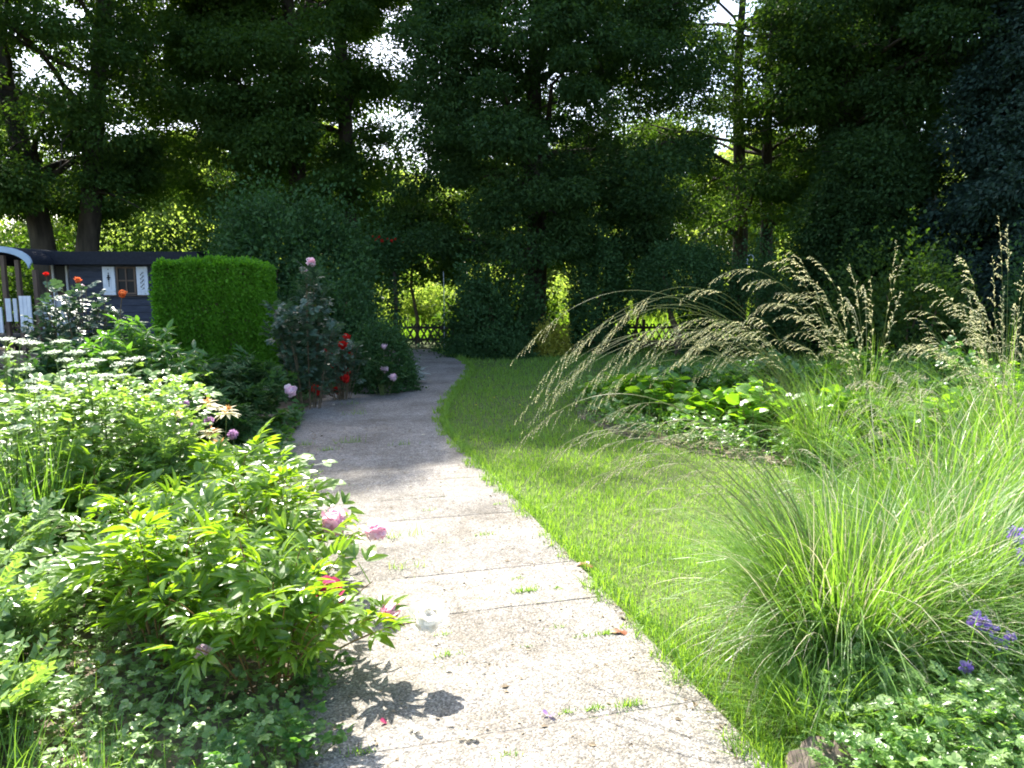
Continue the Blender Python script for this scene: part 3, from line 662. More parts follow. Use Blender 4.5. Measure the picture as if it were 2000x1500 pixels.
# white-flowered umbel plants
def umbel_plant(label, x, y, h, heads, group, r=.3, nleaf=70, mat='pale_herb', size=.1, lsize=.16):
    t = thing('umbel_plant', label, 'wildflower', (x, y, 0), group=group)
    sb = MB(); pts = []; dr = []
    for hp in heads:
        lp = np.asarray(hp, float) - [x, y, 0]
        P = stem_to(sb, [lp[0] * .15, lp[1] * .15, 0], lp, .006, .003, lift=0, k=8)
        for j in (3, 4, 5, 6): pts.append(P[j]); a = rng.uniform(0, 6.28); dr.append([math.cos(a), math.sin(a), .5])
        mb = MB(); nr = 13; a = np.arange(nr) * 2.4; q = np.sqrt((np.arange(nr) + .4) / nr)
        E = np.stack([np.cos(a) * q, np.sin(a) * q, .22 - .16 * q ** 2], -1) * size * .5 * rng.uniform(.8, 1.3)
        E += rng.normal(0, .004, E.shape)
        for e in E: tube(mb, np.array([[0, 0, -.04 * size / .1], e]), [.0012, .0008], 3, mat=1)
        m_ = 15; C = np.repeat(E, m_, 0) + rng.normal(size=(nr * m_, 3)) * [.0085, .0085, .003] * (size / .1)
        inst(mb, T_WIDE, C, frames(rand_dirs(nr * m_) * [1, 1, .3], np.tile([0, 0, 1.], (nr * m_, 1)) + rng.normal(size=(nr * m_, 3)) * .3), np.full(nr * m_, .0095) * rng.uniform(.7, 1.3, nr * m_))
        mb.build('flower_head', [M['umbel'], M['stem']], t, loc=[float(c) for c in lp])
    sb.build('stems', M['stem'], t, smooth=True)
    a = rng.uniform(0, 6.28, nleaf); q = np.sqrt(rng.random(nleaf)) * r
    P = np.stack([np.cos(a) * q, np.sin(a) * q, h * rng.uniform(.12, .92, nleaf)], -1); pts = np.concatenate([np.array(pts), P]); dr = np.concatenate([np.array(dr), np.stack([np.cos(a), np.sin(a), rng.uniform(-.1, .8, nleaf)], -1)])
    n = len(pts); nn_ = rng.normal(size=(n, 3)) * .4; nn_[:, 2] += 1
    mb = MB(); multi(mb, HERB_T, pts, frames(dr, nn_), lsize * rng.uniform(.6, 1.3, n)); mb.build('foliage', M[mat], t)
UG = 'white umbel-flowered plants in the sunny left bed'
def uh(lst, Y): return [px3(a, b, Y + rng.uniform(-.25, .25)) for a, b in lst]
ub = [('at the picture\'s left edge, its broad white heads the highest', 5.0, -3.45, [(40, 668), (62, 672), (10, 664), (30, 690), (8, 700)]),
      ('with a white head at each shoulder, just right of the leftmost one', 5.2, -3.1, [(120, 668), (105, 690), (128, 705), (150, 690)]),
      ('with its big heads low over the iris-like blades', 4.6, -3.0, [(65, 745), (10, 778), (75, 760), (20, 800), (50, 722)]),
      ('amid the bed, heads mixed with yellow-green leaves', 4.9, -2.75, [(165, 715), (190, 705), (150, 735), (205, 735), (175, 760)]),
      ('nearest the dark leafy bush, its flat heads side-on', 5.4, -2.85, [(240, 712), (262, 702), (215, 690), (236, 735)]),
      ('with a single flat head standing free before the dark bush', 5.2, -2.65, [(285, 775), (250, 790), (225, 800)]),
      ('lower one half hidden at the left edge behind the blades', 4.3, -3.0, [(12, 850), (40, 835)]),
      ('leafy one with few heads beside the cream star flowers', 4.8, -2.5, [(180, 830), (215, 850)])]
for nm, Y, X, hs in ub:
    umbel_plant('white umbel plant ' + nm, X, Y, 1.0, uh(hs, Y), UG, r=.45, nleaf=330, size=.10, lsize=.10)
umbel_plant('pure white umbel plant in bloom behind the row of peonies, left of the path', -1.98, 4.15, .5, uh([(305, 968), (345, 990), (385, 992), (425, 990), (415, 948), (440, 960), (318, 1018), (380, 1022)], 4.1), 'white umbel plants among the peonies', r=.4, nleaf=60, size=.1)
umbel_plant('white umbel plant showing small heads at the path-side rear of the peonies', -1.62, 4.75, .5, uh([(490, 962), (500, 908), (512, 935), (430, 925)], 4.6), 'white umbel plants among the peonies', r=.35, nleaf=50, size=.08)
umbel_plant('white umbel plant low in the middle of the peonies', -1.75, 3.55, .42, uh([(230, 1048), (255, 1055), (270, 1115), (280, 1130), (500, 1100)], 3.4), 'white umbel plants among the peonies', r=.4, nleaf=60, size=.07)

# blades, iris-like
def blade_clump(label, x, y, n, L, w, mat='reed', name='grass_clump', r=.12, group=None, cat='grass', el=(78, 12), bend=.9):
    t = thing(name, label, cat, (x, y, 0), group=group); mb = MB()
    a = rng.uniform(0, 6.28, n); q = np.sqrt(rng.random(n)) * r
    ribbons(mb, np.c_[np.cos(a) * q, np.sin(a) * q, np.full(n, -.01)], a + rng.normal(0, .5, n), R(el[0]) + rng.normal(0, R(el[1]), n), rng.uniform(.3, 1, n) * bend, L * rng.uniform(.6, 1.15, n), np.full(n, w) * rng.uniform(.7, 1.2, n), k=7)
    mb.build('blades', M[mat], t); return t
blade_clump('clump of bright yellow-green sword-like leaves among the umbel flowers', -2.75, 4.1, 170, .75, .012, r=.25, name='sword_leaf_clump', cat='leaf clump', el=(82, 8), bend=.5)
blade_clump('arching coarse grass clump at the left edge of the picture', -2.75, 3.6, 60, .75, .007, r=.1, mat='straw', bend=2.2)
for i_, (x_, y_, h_, nm) in enumerate([(-2.15, 2.95, .38, 'left of the front peonies'), (-2.55, 3.5, .5, 'at the left edge beside the arching grass'), (-1.95, 2.4, .25, 'low at the left, nearest the viewer'), (-3.2, 4.1, .7, 'under the umbel flowers at the left edge'), (-2.35, 4.75, .7, 'between the peonies and the umbel flowers')]):
    leafy('feathery-leaved herb ' + nm, 'herb', 'feathery_herb', x_, y_, .34, h_, 24, 9, TINY_T, .15, 'pale_herb', 'stem', group='feathery herbs in the left bed', sr=.003)
rough_l = np.array([[-3.2, 1.7], [-.6, 1.7], [-.8, 2.5], [-2.6, 3.4]]); n = 2600; P = rng.uniform(rough_l.min(0), rough_l.max(0), (n * 2, 2)); P = P[inside(rough_l, P)][:n]; P = P[np.sin(P[:, 0] * 7) * np.sin(P[:, 1] * 8 + 1) > -.3]; n = len(P); mb = MB()
ribbons(mb, np.c_[P, np.full(n, -.01)], rng.uniform(0, 6.28, n), R(72) + rng.normal(0, .3, n), rng.uniform(.1, 1.5, n), rng.gamma(5, .022, n), rng.uniform(.003, .006, n), k=5)
tag(mb.build('weed_grass', M['reed']), 'thin weedy grass scattered over the soil at the lower left', 'grass', kind='stuff')
blade_clump('coarse grass tuft at the lower left edge below the peonies', -1.62, 2.15, 60, .28, .006, r=.12)
blade_clump('bright green grass tuft at the bottom edge, left of the peony stems', -1.3, 2.1, 45, .25, .006, r=.08)

# ground cover
def cover(name, label, poly, n, size, mat, tpls, zr=(.01, .14), kind='stuff', excl=None, cat='ground cover', mound=.0):
    lo, hi = poly.min(0), poly.max(0); P = rng.uniform(lo, hi, (n * 3, 2)); P = P[inside(poly, P)]
    if excl is not None: P = P[~excl(P)]
    P = P[:n]; n = len(P)
    cl = .5 + .5 * np.sin(P[:, 0] * 5 + np.sin(P[:, 1] * 4) * 1.5) * np.sin(P[:, 1] * 6 + 1)
    k_ = rng.random(n) < .35 + .65 * cl; P = P[k_]; cl = cl[k_]; n = len(P)
    z = zr[0] + (zr[1] - zr[0]) * rng.random(n) * (.3 + .9 * cl)
    a = rng.uniform(0, 6.28, n); d = np.stack([np.cos(a), np.sin(a), rng.uniform(-.1, .8, n)], -1); nn_ = rng.normal(size=(n, 3)) * .35; nn_[:, 2] += 1
    mb = MB(); multi(mb, tpls, np.c_[P, z], frames(d, nn_), size * rng.uniform(.5, 1.3, n))
    return tag(mb.build(name, M[mat]), label, cat, kind=kind)
left_poly = np.array([[-4.2, 1.6], [-.50, 1.6], [-.72, 2.3], [-.85, 3.0], [-1.2, 4.4], [-1.6, 6.0], [-2.1, 6.8], [-5.2, 6.8]])
cover('ground_cover', 'patchy low weeds and seedlings over the soil of the left bed', left_poly, 24000, .05, 'pale_herb', HERB_T + TINY_T * 2, (.005, .13), mound=.1)
cover('ground_cover', 'darker creeping weeds under the peony stems', np.array([[-2.6, 2.2], [-.7, 2.2], [-1.0, 4.2], [-3.2, 4.2]]), 3800, .05, 'pale_herb', HERB_T, (.01, .2))
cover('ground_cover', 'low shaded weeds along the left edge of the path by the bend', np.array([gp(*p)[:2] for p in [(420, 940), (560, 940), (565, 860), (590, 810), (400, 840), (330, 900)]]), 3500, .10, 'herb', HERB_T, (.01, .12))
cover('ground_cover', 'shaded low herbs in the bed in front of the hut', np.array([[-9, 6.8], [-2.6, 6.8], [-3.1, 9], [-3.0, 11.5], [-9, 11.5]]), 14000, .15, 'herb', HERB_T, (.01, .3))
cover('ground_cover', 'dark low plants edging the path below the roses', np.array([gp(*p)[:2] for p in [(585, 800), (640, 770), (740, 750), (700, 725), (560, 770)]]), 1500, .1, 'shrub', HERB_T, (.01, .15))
# ---------------------------------------------------------------- middle left: bushes, roses, stars
leafy('lush mid-green leafy bush in front of the hedge block, behind the umbel flowers', 'bush', 'leafy_bush', -3.62, 7.2, .72, 1.27, 70, 17, [compound(T_LANCE, [(0, 0, 0, 0, 1, .1), (0, 0, 0, 2.1, .9, .1), (0, 0, 0, -2.1, .9, .1)])] , .12, 'herb', 'stem')
leafy('second leafy bush, lower and darker, left of the lush one under the hut', 'bush', 'leafy_bush', -5.0, 8.2, .8, .92, 50, 14, [compound(T_LANCE, [(0, 0, 0, 0, 1, .1), (0, 0, 0, 2.1, .9, .1), (0, 0, 0, -2.1, .9, .1)])], .13, 'shrub', 'stem')
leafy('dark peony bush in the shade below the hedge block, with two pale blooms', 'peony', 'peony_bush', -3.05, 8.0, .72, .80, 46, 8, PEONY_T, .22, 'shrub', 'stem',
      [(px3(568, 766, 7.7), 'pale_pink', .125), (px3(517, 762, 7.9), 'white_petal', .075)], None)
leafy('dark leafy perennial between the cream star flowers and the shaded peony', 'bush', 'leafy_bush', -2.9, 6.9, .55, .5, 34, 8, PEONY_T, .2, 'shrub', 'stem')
RG = 'roses in front of the hut'
leafy('rose bush before the hut, with a pale orange and pink bloom at the top', 'rose', 'rose_bush', -5.35, 9.2, .5, 1.62, 20, 12, ROSE_T, .17, 'rose_leaf', 'wood_stem',
      [(px3(152, 548, 9.2), 'orange', .075), (px3(160, 560, 9.1), 'pale_pink', .05)], RG, sr=.007)
leafy('rose bush with one vivid orange bloom under the hut window', 'rose', 'rose_bush', -4.85, 9.0, .42, 1.42, 18, 12, ROSE_T, .17, 'rose_leaf', 'wood_stem', [(px3(239, 575, 9.0), 'orange', .095)], RG, sr=.007)
leafy('tall thin rose with a dark red bloom before the hut door', 'rose', 'rose_bush', -5.75, 9.3, .35, 1.6, 10, 10, ROSE_T, .17, 'rose_leaf', 'wood_stem', [(px3(90, 537, 9.3), 'red', .065)], RG, sr=.007)
leafy('tall rose bush right of the hedge block, two pink blooms at its tip', 'rose', 'rose_bush', -2.62, 9.5, .55, 1.78, 16, 34, ROSE_T, .17, 'rose_leaf', 'wood_stem',
      [(px3(608, 514, 9.5), 'pink_petal', .12), (px3(600, 534, 9.4), 'pale_pink', .075)], None, sr=.007, low=.12)
leafy('low rose bush covered in dark red blooms beside the path bend', 'rose', 'rose_bush', -2.36, 10.2, .45, .95, 22, 10, ROSE_T, .15, 'rose_leaf', 'wood_stem',
      [(px3(a, b, 10.1 + rng.uniform(-.15, .15)), 'red', s_) for a, b, s_ in [(677, 660, .10), (669, 675, .12), (648, 684, .14), (641, 686, .1), (660, 699, .09), (683, 693, .07), (642, 715, .11), (650, 716, .1), (676, 727, .13), (674, 741, .13), (611, 760, .13), (621, 768, .09), (659, 764, .11)]], None, sr=.006)
dome('rounded fine-leaved green bush beside the red rose, at the path edge', -1.98, 11.2, .52, .5, 1.0, 'shrub', 12000, .045, name='leafy_bush', cat='bush', lump=.08, stem_r=.008)
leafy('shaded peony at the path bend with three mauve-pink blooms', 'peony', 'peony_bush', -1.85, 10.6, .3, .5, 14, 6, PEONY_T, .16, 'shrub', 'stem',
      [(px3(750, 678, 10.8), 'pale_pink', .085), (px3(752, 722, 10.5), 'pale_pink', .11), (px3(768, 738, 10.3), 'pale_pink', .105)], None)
t = thing('silver_plant', 'silvery-leaved plant spilling over the path edge', 'plant', (-1.72, 11.9, 0)); mb = MB(); n = 240
a = rng.uniform(0, 6.28, n); d = np.stack([np.cos(a), np.sin(a), rng.uniform(-.1, 1.1, n)], -1); P = np.stack([np.cos(a), np.sin(a), np.zeros(n)], -1) * rng.uniform(.02, .24, n)[:, None]; P[:, 2] = rng.uniform(.04, .26, n)
inst(mb, T_LANCE, P, frames(d, np.tile([0, 0, 1.], (n, 1)) + rng.normal(size=(n, 3)) * .3), .16 * rng.uniform(.6, 1.2, n)); mb.build('foliage', M['silver'], t)
sb = MB(); [tube(sb, limb_path(np.zeros(3), np.array([math.cos(q) * .2, math.sin(q) * .2, .2]), .1, 5), .006, 5) for q in rng.uniform(0, 6.28, 9)]; sb.build('stems', M['stem'], t)

def star_plant(label, x, y, heads, mau=()):
    t = thing('star_flower', label, 'flower', (x, y, 0), group='cream star-shaped flowers in the left bed'); sb = MB()
    for hp in heads:
        lp = np.asarray(hp, float) - [x, y, 0]; stem_to(sb, [lp[0] * .3, lp[1] * .3, 0], lp, .004, .003, lift=-.02)
        for ring, (n, sz, up) in enumerate([(12, .115, .12), (9, .085, .5)]):
            mb = MB() if ring == 0 else mb
            a = np.arange(n) * 6.283 / n + rng.uniform(0, 1); d = np.stack([np.cos(a), np.sin(a), np.full(n, up) + rng.normal(0, .15, n)], -1)
            inst(mb, T_LANCE, np.tile([0, 0, ring * .02], (n, 1)) + d * .006, frames(d, np.tile([0, 0, 1.], (n, 1))), sz * rng.uniform(.75, 1.15, n))
        n = 14; d = rand_dirs(n, 1.2); inst(mb, T_LANCE, np.tile([0, 0, .02], (n, 1)), frames(d, rand_dirs(n)), .05 * rng.uniform(.7, 1.2, n), 1)
        mb.build('flower', [M['cream'], M['amber']], t, loc=[float(c) for c in lp])
    for hp in mau:
        lp = np.asarray(hp, float) - [x, y, 0]; stem_to(sb, [lp[0] * .3, lp[1] * .3, 0], lp, .003, .002, lift=-.02)
    sb.build('stems', M['stem'], t, smooth=True)
    mb = MB(); n = 90; a = rng.uniform(0, 6.28, n); q = rng.uniform(0, .25, n)
    ribbons(mb, np.c_[np.cos(a) * q, np.sin(a) * q, np.zeros(n)], a, R(75) + rng.normal(0, .2, n), rng.uniform(.3, 1.2, n), rng.uniform(.15, .4, n), np.full(n, .012)); mb.build('leaves', M['herb'], t)
star_plant('left plant of cream star-shaped flowers with two overlapping heads', -2.75, 5.6, [px3(300, 803, 5.6), px3(292, 815, 5.5), px3(340, 812, 5.75), px3(265, 880, 5.3)])
star_plant('right plant of cream star-shaped flowers, heads spread in a triangle', -2.28, 5.7, [px3(405, 793, 5.8), px3(443, 808, 5.75), px3(413, 850, 5.6), px3(428, 872, 5.5)])
def ball_flower(label, hp, matn, r=.04):
    x, y = hp[0], hp[1]; t = thing('ball_flower', label, 'flower', (x + .02, y, 0), group='mauve globe flowers in the left bed'); sb = MB(); lp = np.array([-.02, 0, hp[2]])
    stem_to(sb, [0, 0, 0], lp, .003, .002, lift=-.1); sb.build('stem', M['stem'], t)
    mb = MB(); n = 90; d = rand_dirs(n); inst(mb, T_WIDE, d * r * .4, frames(d, rand_dirs(n)), r * .7 * rng.uniform(.8, 1.1, n)); mb.build('flower_head', M[matn], t, loc=[float(c) for c in lp])
for (a, b, Y, nm) in [(408, 822, 5.9, 'darkest, between the three cream stars'), (455, 848, 5.9, 'right of the cream stars by the path'), (383, 832, 5.7, 'paler, left of the darkest one'), (360, 788, 6.2, 'highest, against the dark bush')]:
    ball_flower('mauve globe flower on a thin stem, ' + nm, px3(a, b, Y), 'mauve')

# ---------------------------------------------------------------- tall ornamental grasses on the right
def seed_head(mb, P, dens=1.0, size=1.0):
    """one-sided drooping panicle along the upper end of a stalk"""
    L = np.linalg.norm(P[-1] - P[0]); m_ = int(14 * dens); pos = []; d_ = []
    for i in range(m_):
        u = (i + rng.random()) / m_; f = u * (len(P) - 1); i0 = min(int(f), len(P) - 2); p = P[i0] * (1 - f + i0) + P[i0 + 1] * (f - i0)
        ax = nrm(P[i0 + 1] - P[i0]); bl = (.11 * (1 - u) + .035) * size * rng.uniform(.6, 1.2); side = rng.normal(0, .17, 3)
        dd = nrm(ax * .9 + side + np.array([0, 0, -.12])); k = max(3, int(10 * (1 - u) + 4)); q = np.linspace(.18, 1, k)[:, None]
        B = p + dd * q * bl + np.array([0, 0, -1.0]) * (q ** 2) * bl * .45
        tube(mb, np.concatenate([[p], B[::3]]), .0009 * size, 3, mat=1, cap=False)
        pos.append(B); d_.append(np.gradient(B, axis=0) + rng.normal(0, .006, B.shape) * bl * 5)
    pos = np.concatenate(pos); d_ = nrm(np.concatenate(d_)); n = len(pos)
    inst(mb, T_LEAF, pos, frames(d_, rand_dirs(n)), np.c_[np.ones(n) * .75, np.ones(n), np.ones(n)] * (.0118 * size * rng.uniform(.7, 1.25, n))[:, None])
def tall_grass(label, x, y, nb, bl, tips, rnd, r=.22, mat='reed', group='tall ornamental grasses on the right', bw=.006, hsize=1.0, bmean=None, lean=(0, 0), el=74, bend=1.3, husk='straw'):
    t = thing('tall_grass', label, 'ornamental grass', (x, y, 0), group=group)
    mb = MB(); a = rng.uniform(0, 6.28, nb); q = np.sqrt(rng.random(nb)) * r; az = a + rng.normal(0, .35, nb)
    if bmean is not None: az = np.where(rng.random(nb) < .4, bmean + rng.normal(0, .55, nb), az)
    ribbons(mb, np.c_[np.cos(a) * q, np.sin(a) * q, np.full(nb, -.01)], az, R(el) + rng.normal(0, R(13), nb), rng.uniform(.2, 1.15, nb) ** 1.3 * bend * 1.6, bl * rng.uniform(.35, 1.2, nb), np.full(nb, bw) * rng.uniform(.45, 1.7, nb), k=9)
    mb.build('leaf_blades', M[mat], t)
    mb = MB(); nd = nb // 8; a = rng.uniform(0, 6.28, nd); q = np.sqrt(rng.random(nd)) * r
    ribbons(mb, np.c_[np.cos(a) * q, np.sin(a) * q, np.full(nd, -.01)], a + rng.normal(0, .8, nd), R(el) + rng.normal(0, R(20), nd), rng.uniform(.3, 2.2, nd), bl * rng.uniform(.4, 1.15, nd), np.full(nd, bw) * rng.uniform(.5, 1.3, nd), k=9)
    mb.build('dead_blades', M['dry'], t)
    tips = [np.asarray(q_, float) - [x, y, 0] for q_ in tips]
    for (am, asd, n, hl, zz, rr) in rnd:
        for _ in range(n):
            a_ = am + rng.normal(0, asd); h_ = rng.uniform(*rr); tips.append(np.array([math.cos(a_) * h_, math.sin(a_) * h_, rng.uniform(*zz)]))
    for tp in tips:
        a0 = rng.uniform(0, 6.28); b = np.array([math.cos(a0), math.sin(a0), 0]) * r * rng.random() * .8
        hd = np.hypot(*(tp - b)[:2]); k = 30; s_ = np.linspace(0, 1, k)[:, None]
        c1 = b + (tp - b) * [.22, .22, 0]; c1[2] = .36 * max(tp[2], .4) + .34 * hd
        c2 = b + (tp - b) * [.62, .62, 0]; c2[2] = tp[2] * .74 + .55 * hd + .02
        P = (1 - s_) ** 3 * b + 3 * s_ * (1 - s_) ** 2 * c1 + 3 * s_ ** 2 * (1 - s_) * c2 + s_ ** 3 * tp
        cb = MB(); tube(cb, P, np.linspace(.0021, .0009, k), 4, cap=False)
        o = cb.build('stalk', M['culm'], t)
        L = np.concatenate([[0], np.cumsum(np.linalg.norm(np.diff(P, axis=0), axis=1))]); st = min(int(np.searchsorted(L, L[-1] - min(rng.uniform(.42, .62) * hsize, L[-1] * .5))), k - 5)
        hb = MB(); seed_head(hb, P[st:], size=hsize * rng.uniform(.8, 1.15)); hb.build('seed_head', [M[husk], M['culm']], o)
    return t
def T(lst, Y, s=.25): return [px3(a, b, Y + rng.uniform(-s, s)) for a, b in lst]
# far clump, sprays arching left over the lawn
tall_grass('tall grass whose seed sprays arch far left over the lawn', 2.75, 6.5, 420, .95,
           T([(1005, 702), (1008, 822), (1042, 762), (1075, 738), (1022, 842), (1115, 695), (1205, 632), (1255, 702), (1155, 762), (1290, 662), (1185, 712), (1065, 795), (1110, 800), (1330, 585), (1230, 745), (1330, 700), (1380, 640), (1410, 690), (1350, 742), (1180, 660), (1100, 850), (1440, 640), (1090, 770), (1130, 720), (1050, 800), (1230, 690), (1270, 750), (1350, 660), (1310, 720), (1160, 800)], 6.2, .35),
           [(math.pi * .95, .35, 10, 1, (.75, 1.2), (.6, 1.7))], bmean=math.pi)
tall_grass('tall grass standing behind, its upright seed sprays dark-backed by the trees', 3.35, 6.9, 420, 1.1,
           T([(1382, 556), (1545, 492), (1500, 512), (1532, 505), (1555, 540), (1600, 560), (1450, 560), (1480, 600), (1580, 500), (1640, 560), (1690, 575), (1752, 470), (1765, 505), (1760, 570), (1700, 660), (1560, 620), (1530, 660), (1620, 640), (1600, 690), (1480, 680), (1660, 520), (1570, 570), (1520, 590), (1615, 600), (1685, 640), (1590, 650), (1650, 700), (1740, 620), (1700, 540), (1460, 620)], 6.8, .3),
           [(math.pi * .7, .8, 10, 1, (1.0, 1.55), (.3, 1.1))])
tall_grass('tall grass at the right edge with the highest upright seed spray', 4.05, 6.0, 520, 1.25,
           T([(1950, 420), (1968, 440), (1872, 500), (1998, 530), (1938, 500), (1900, 565), (1990, 600), (1820, 590), (1940, 610), (1880, 640), (1980, 680), (1810, 660), (1910, 700), (2010, 480), (1790, 560), (1775, 610), (1860, 610), (1840, 700), (1900, 620), (1960, 560), (1780, 690), (1985, 640), (1750, 700), (1925, 660)], 5.9, .3),
           [(math.pi * .6, 1.2, 16, 1, (.9, 1.6), (.2, .9))])
# middle mass
tall_grass('dense pale grass clump in the middle of the right-hand bed', 2.72, 4.55, 900, 1.05,
           T([(1640, 935), (1700, 840), (1720, 760), (1830, 880), (1745, 900), (1590, 960), (1800, 760)], 4.3, .2),
           [(math.pi * .9, .7, 14, 1, (.6, 1.1), (.3, .9))], r=.4, hsize=.85, bw=.007, husk='dry')
tall_grass('dense grass clump against the right edge of the picture', 3.55, 4.9, 900, 1.15,
           T([(1970, 780), (1930, 830), (1880, 760)], 4.8, .2), [(math.pi * .8, 1.0, 12, 1, (.8, 1.3), (.2, .7))], r=.45, hsize=.85, bw=.007, husk='dry')
# near clump
tall_grass('nearest big grass fountain leaning over the lawn and the path edge', 1.42, 3.0, 3000, .9,
           T([(1240, 890), (1300, 900), (1350, 870), (1220, 950), (1380, 910), (1150, 960), (1200, 1000), (1420, 880), (1460, 900), (1330, 850), (1120, 880), (1250, 850), (1070, 1000), (1150, 840), (1390, 850), (1500, 900), (1280, 950), (1550, 880), (1180, 930), (1268, 872), (1190, 905), (1012, 955), (1105, 925), (1060, 900), (1180, 1072), (1300, 1000), (1490, 1045), (1740, 1052), (1575, 970), (1010, 870)], 3.3, .25)
           + T([(1448, 1440), (1412, 1345), (1378, 1290)], 2.45, .05) + T([(1850, 1450), (1990, 1260)], 2.35, .06),
           [(math.pi * .75, .5, 6, 1, (.5, .8), (.3, .8))], r=.24, hsize=.62, bw=.0052, bmean=math.pi * .8, el=70, bend=1.35, husk='dry')
tall_grass('second near grass clump, leaning right beside the violet flowers', 2.0, 3.25, 1700, .9, T([(1860, 900), (1780, 1000), (1960, 950)], 3.1, .1), [(math.pi * .4, .8, 5, 1, (.5, .9), (.2, .6))], r=.24, hsize=.62, bw=.0055, bmean=.6, husk='dry')
blade_clump('tufted grass at the lawn corner in front of the grass fountain', 1.12, 2.55, 420, .42, .0045, r=.16, name='grass_tuft', bend=1.6, el=(62, 14))
blade_clump('straw-mixed grass tuft below the fountain at the path edge', 1.22, 2.3, 300, .34, .0045, r=.14, name='grass_tuft', bend=1.6, el=(60, 16))
for x_, y_, nm in [(-.70, 2.35, 'nearest the viewer at the path edge'), (-.78, 2.75, 'under the front peony at the path edge'), (-.88, 2.15, 'in the lower left, just off the path')]:
    leafy('small low herb ' + nm, 'herb', 'small_herb', x_, y_, .17, .16, 14, 6, HERB_T, .055, 'herb', 'stem', group='small herbs at the left path edge', sr=.002)
# coarse filler grass in the bed
def reed_field(label, poly, n, L, mat='reed'):
    lo, hi = poly.min(0), poly.max(0); P = rng.uniform(lo, hi, (n * 3, 2)); P = P[inside(poly, P)][:n]; n = len(P); mb = MB()
    ribbons(mb, np.c_[P, np.full(n, -.01)], rng.uniform(0, 6.28, n), R(76) + rng.normal(0, .22, n), rng.uniform(.1, 1.6, n), L * rng.uniform(.4, 1.2, n), rng.uniform(.003, .007, n), k=6)
    tag(mb.build('rough_grass', M[mat]), label, 'grass', kind='stuff')
reed_field('rough mixed grass filling the right-hand bed between the taller clumps', np.array([[1.25, 2.75], [1.6, 3.5], [2.1, 4.0], [5, 4.6], [5, 2.9], [2.2, 2.5]]), 5200, .62)
reed_field('rough grass and flower stalks at the back of the right-hand bed', np.array([gp(*p)[:2] for p in [(1560, 905), (2050, 935), (2100, 780), (1700, 760), (1500, 800)]]), 3600, .75)

cover('ground_cover', 'mixed low leaves filling the round lawn bed', bed_mid, 26000, .085, 'creeper', HERB_T, (.01, .28))
reed_field('fine grass growing through the round lawn bed', bed_mid, 6000, .42)
# near right ground cover with violet flowers
nr = np.array([[.98, 1.9], [.98, 2.35], [1.35, 2.75], [2.0, 3.3], [3.6, 4.2], [3.6, 1.9]])
cover('ground_cover', 'glossy small-leaved creeping plants in the lower right corner', nr, 18000, .045, 'creeper', HERB_T + TINY_T, (.02, .26))
cover('ground_cover', 'paler young shoots over the creeping plants in the lower right corner', nr, 3500, .06, 'pale_herb', TINY_T + HERB_T, (.10, .3))
def violet(label, pts):
    pts = [np.asarray(p, float) for p in pts]; b = pts[0] + [.03, .05, 0]; t = thing('violet_flower', label, 'flower', (b[0], b[1], 0), group='violet flowers at the right edge'); sb = MB()
    for p in pts:
        lp = p - [b[0], b[1], 0]; stem_to(sb, [0, 0, 0], lp, .002, .0015, lift=-.05)
        mb = MB(); n = 16; d = rand_dirs(n, .3); inst(mb, T_WIDE, d * .006, frames(d, rand_dirs(n)), .024 * rng.uniform(.7, 1.2, n)); mb.build('flower', M['violet'], t, loc=[float(c) for c in lp])
    sb.build('stem', M['stem'], t)
    mb = MB(); n = 24; u = rng.random(n)[:, None]; a = rng.uniform(0, 6.28, n); inst(mb, T_LANCE, u * (pts[0] - [b[0], b[1], 0]), frames(np.stack([np.cos(a), np.sin(a), np.full(n, .5)], -1), np.tile([0, 0, 1.], (n, 1))), .05 * rng.uniform(.6, 1.2, n)); mb.build('leaves', M['herb'], t)
violet('largest violet flower cluster low at the right, above the creeping plants', [px3(1908, 1205, 2.6), px3(1903, 1222, 2.6), px3(1918, 1212, 2.58), px3(1935, 1228, 2.6)])
violet('small violet flowers right of the largest cluster', [px3(1975, 1248, 2.6), px3(1955, 1258, 2.62), px3(1886, 1304, 2.5)])
violet('upper of two violet clusters cut by the right edge', [px3(1984, 1038, 3.1), px3(1990, 1050, 3.1), px3(1978, 1048, 3.1)])
violet('lower of two violet clusters cut by the right edge', [px3(1993, 1080, 3.0), px3(1995, 1095, 3.0)])

# broad-leaved plants in the middle bed
for i, (a, b, nm) in enumerate([(1185, 800, 'leftmost, at the tip of the bed, reaching towards the path'), (1240, 815, 'second from the bed tip, brightest'), (1295, 830, 'under the left-arching seed sprays'), (1350, 845, 'beside the dark pond stone'), (1410, 850, 'right of the stone, with a red leaf'),
                           (1470, 865, 'at the middle of the bed front'), (1530, 870, 'broadest, lit yellow-green'), (1590, 880, 'with an orange-red leaf standing up'), (1650, 890, 'below the white-edged seed sprays'), (1720, 900, 'right half of the bed front'),
                           (1790, 905, 'next to last at the bed front'), (1870, 905, 'rightmost at the bed front'), (1260, 780, 'back row, left'), (1440, 800, 'back row, middle'), (1620, 820, 'back row, right'), (1760, 830, 'back row, far right')]):
    g_ = gp(a, b - 5)
    leafy('broad-leaved plant, round bed, ' + nm, 'plant', 'broadleaf_plant', g_[0], g_[1], .42, .42 + .1 * (i % 3), 30, 5, [T_ROUND], .15, 'bergenia', 'red_stem', group='broad-leaved plants in the round lawn bed', spread=1.0)
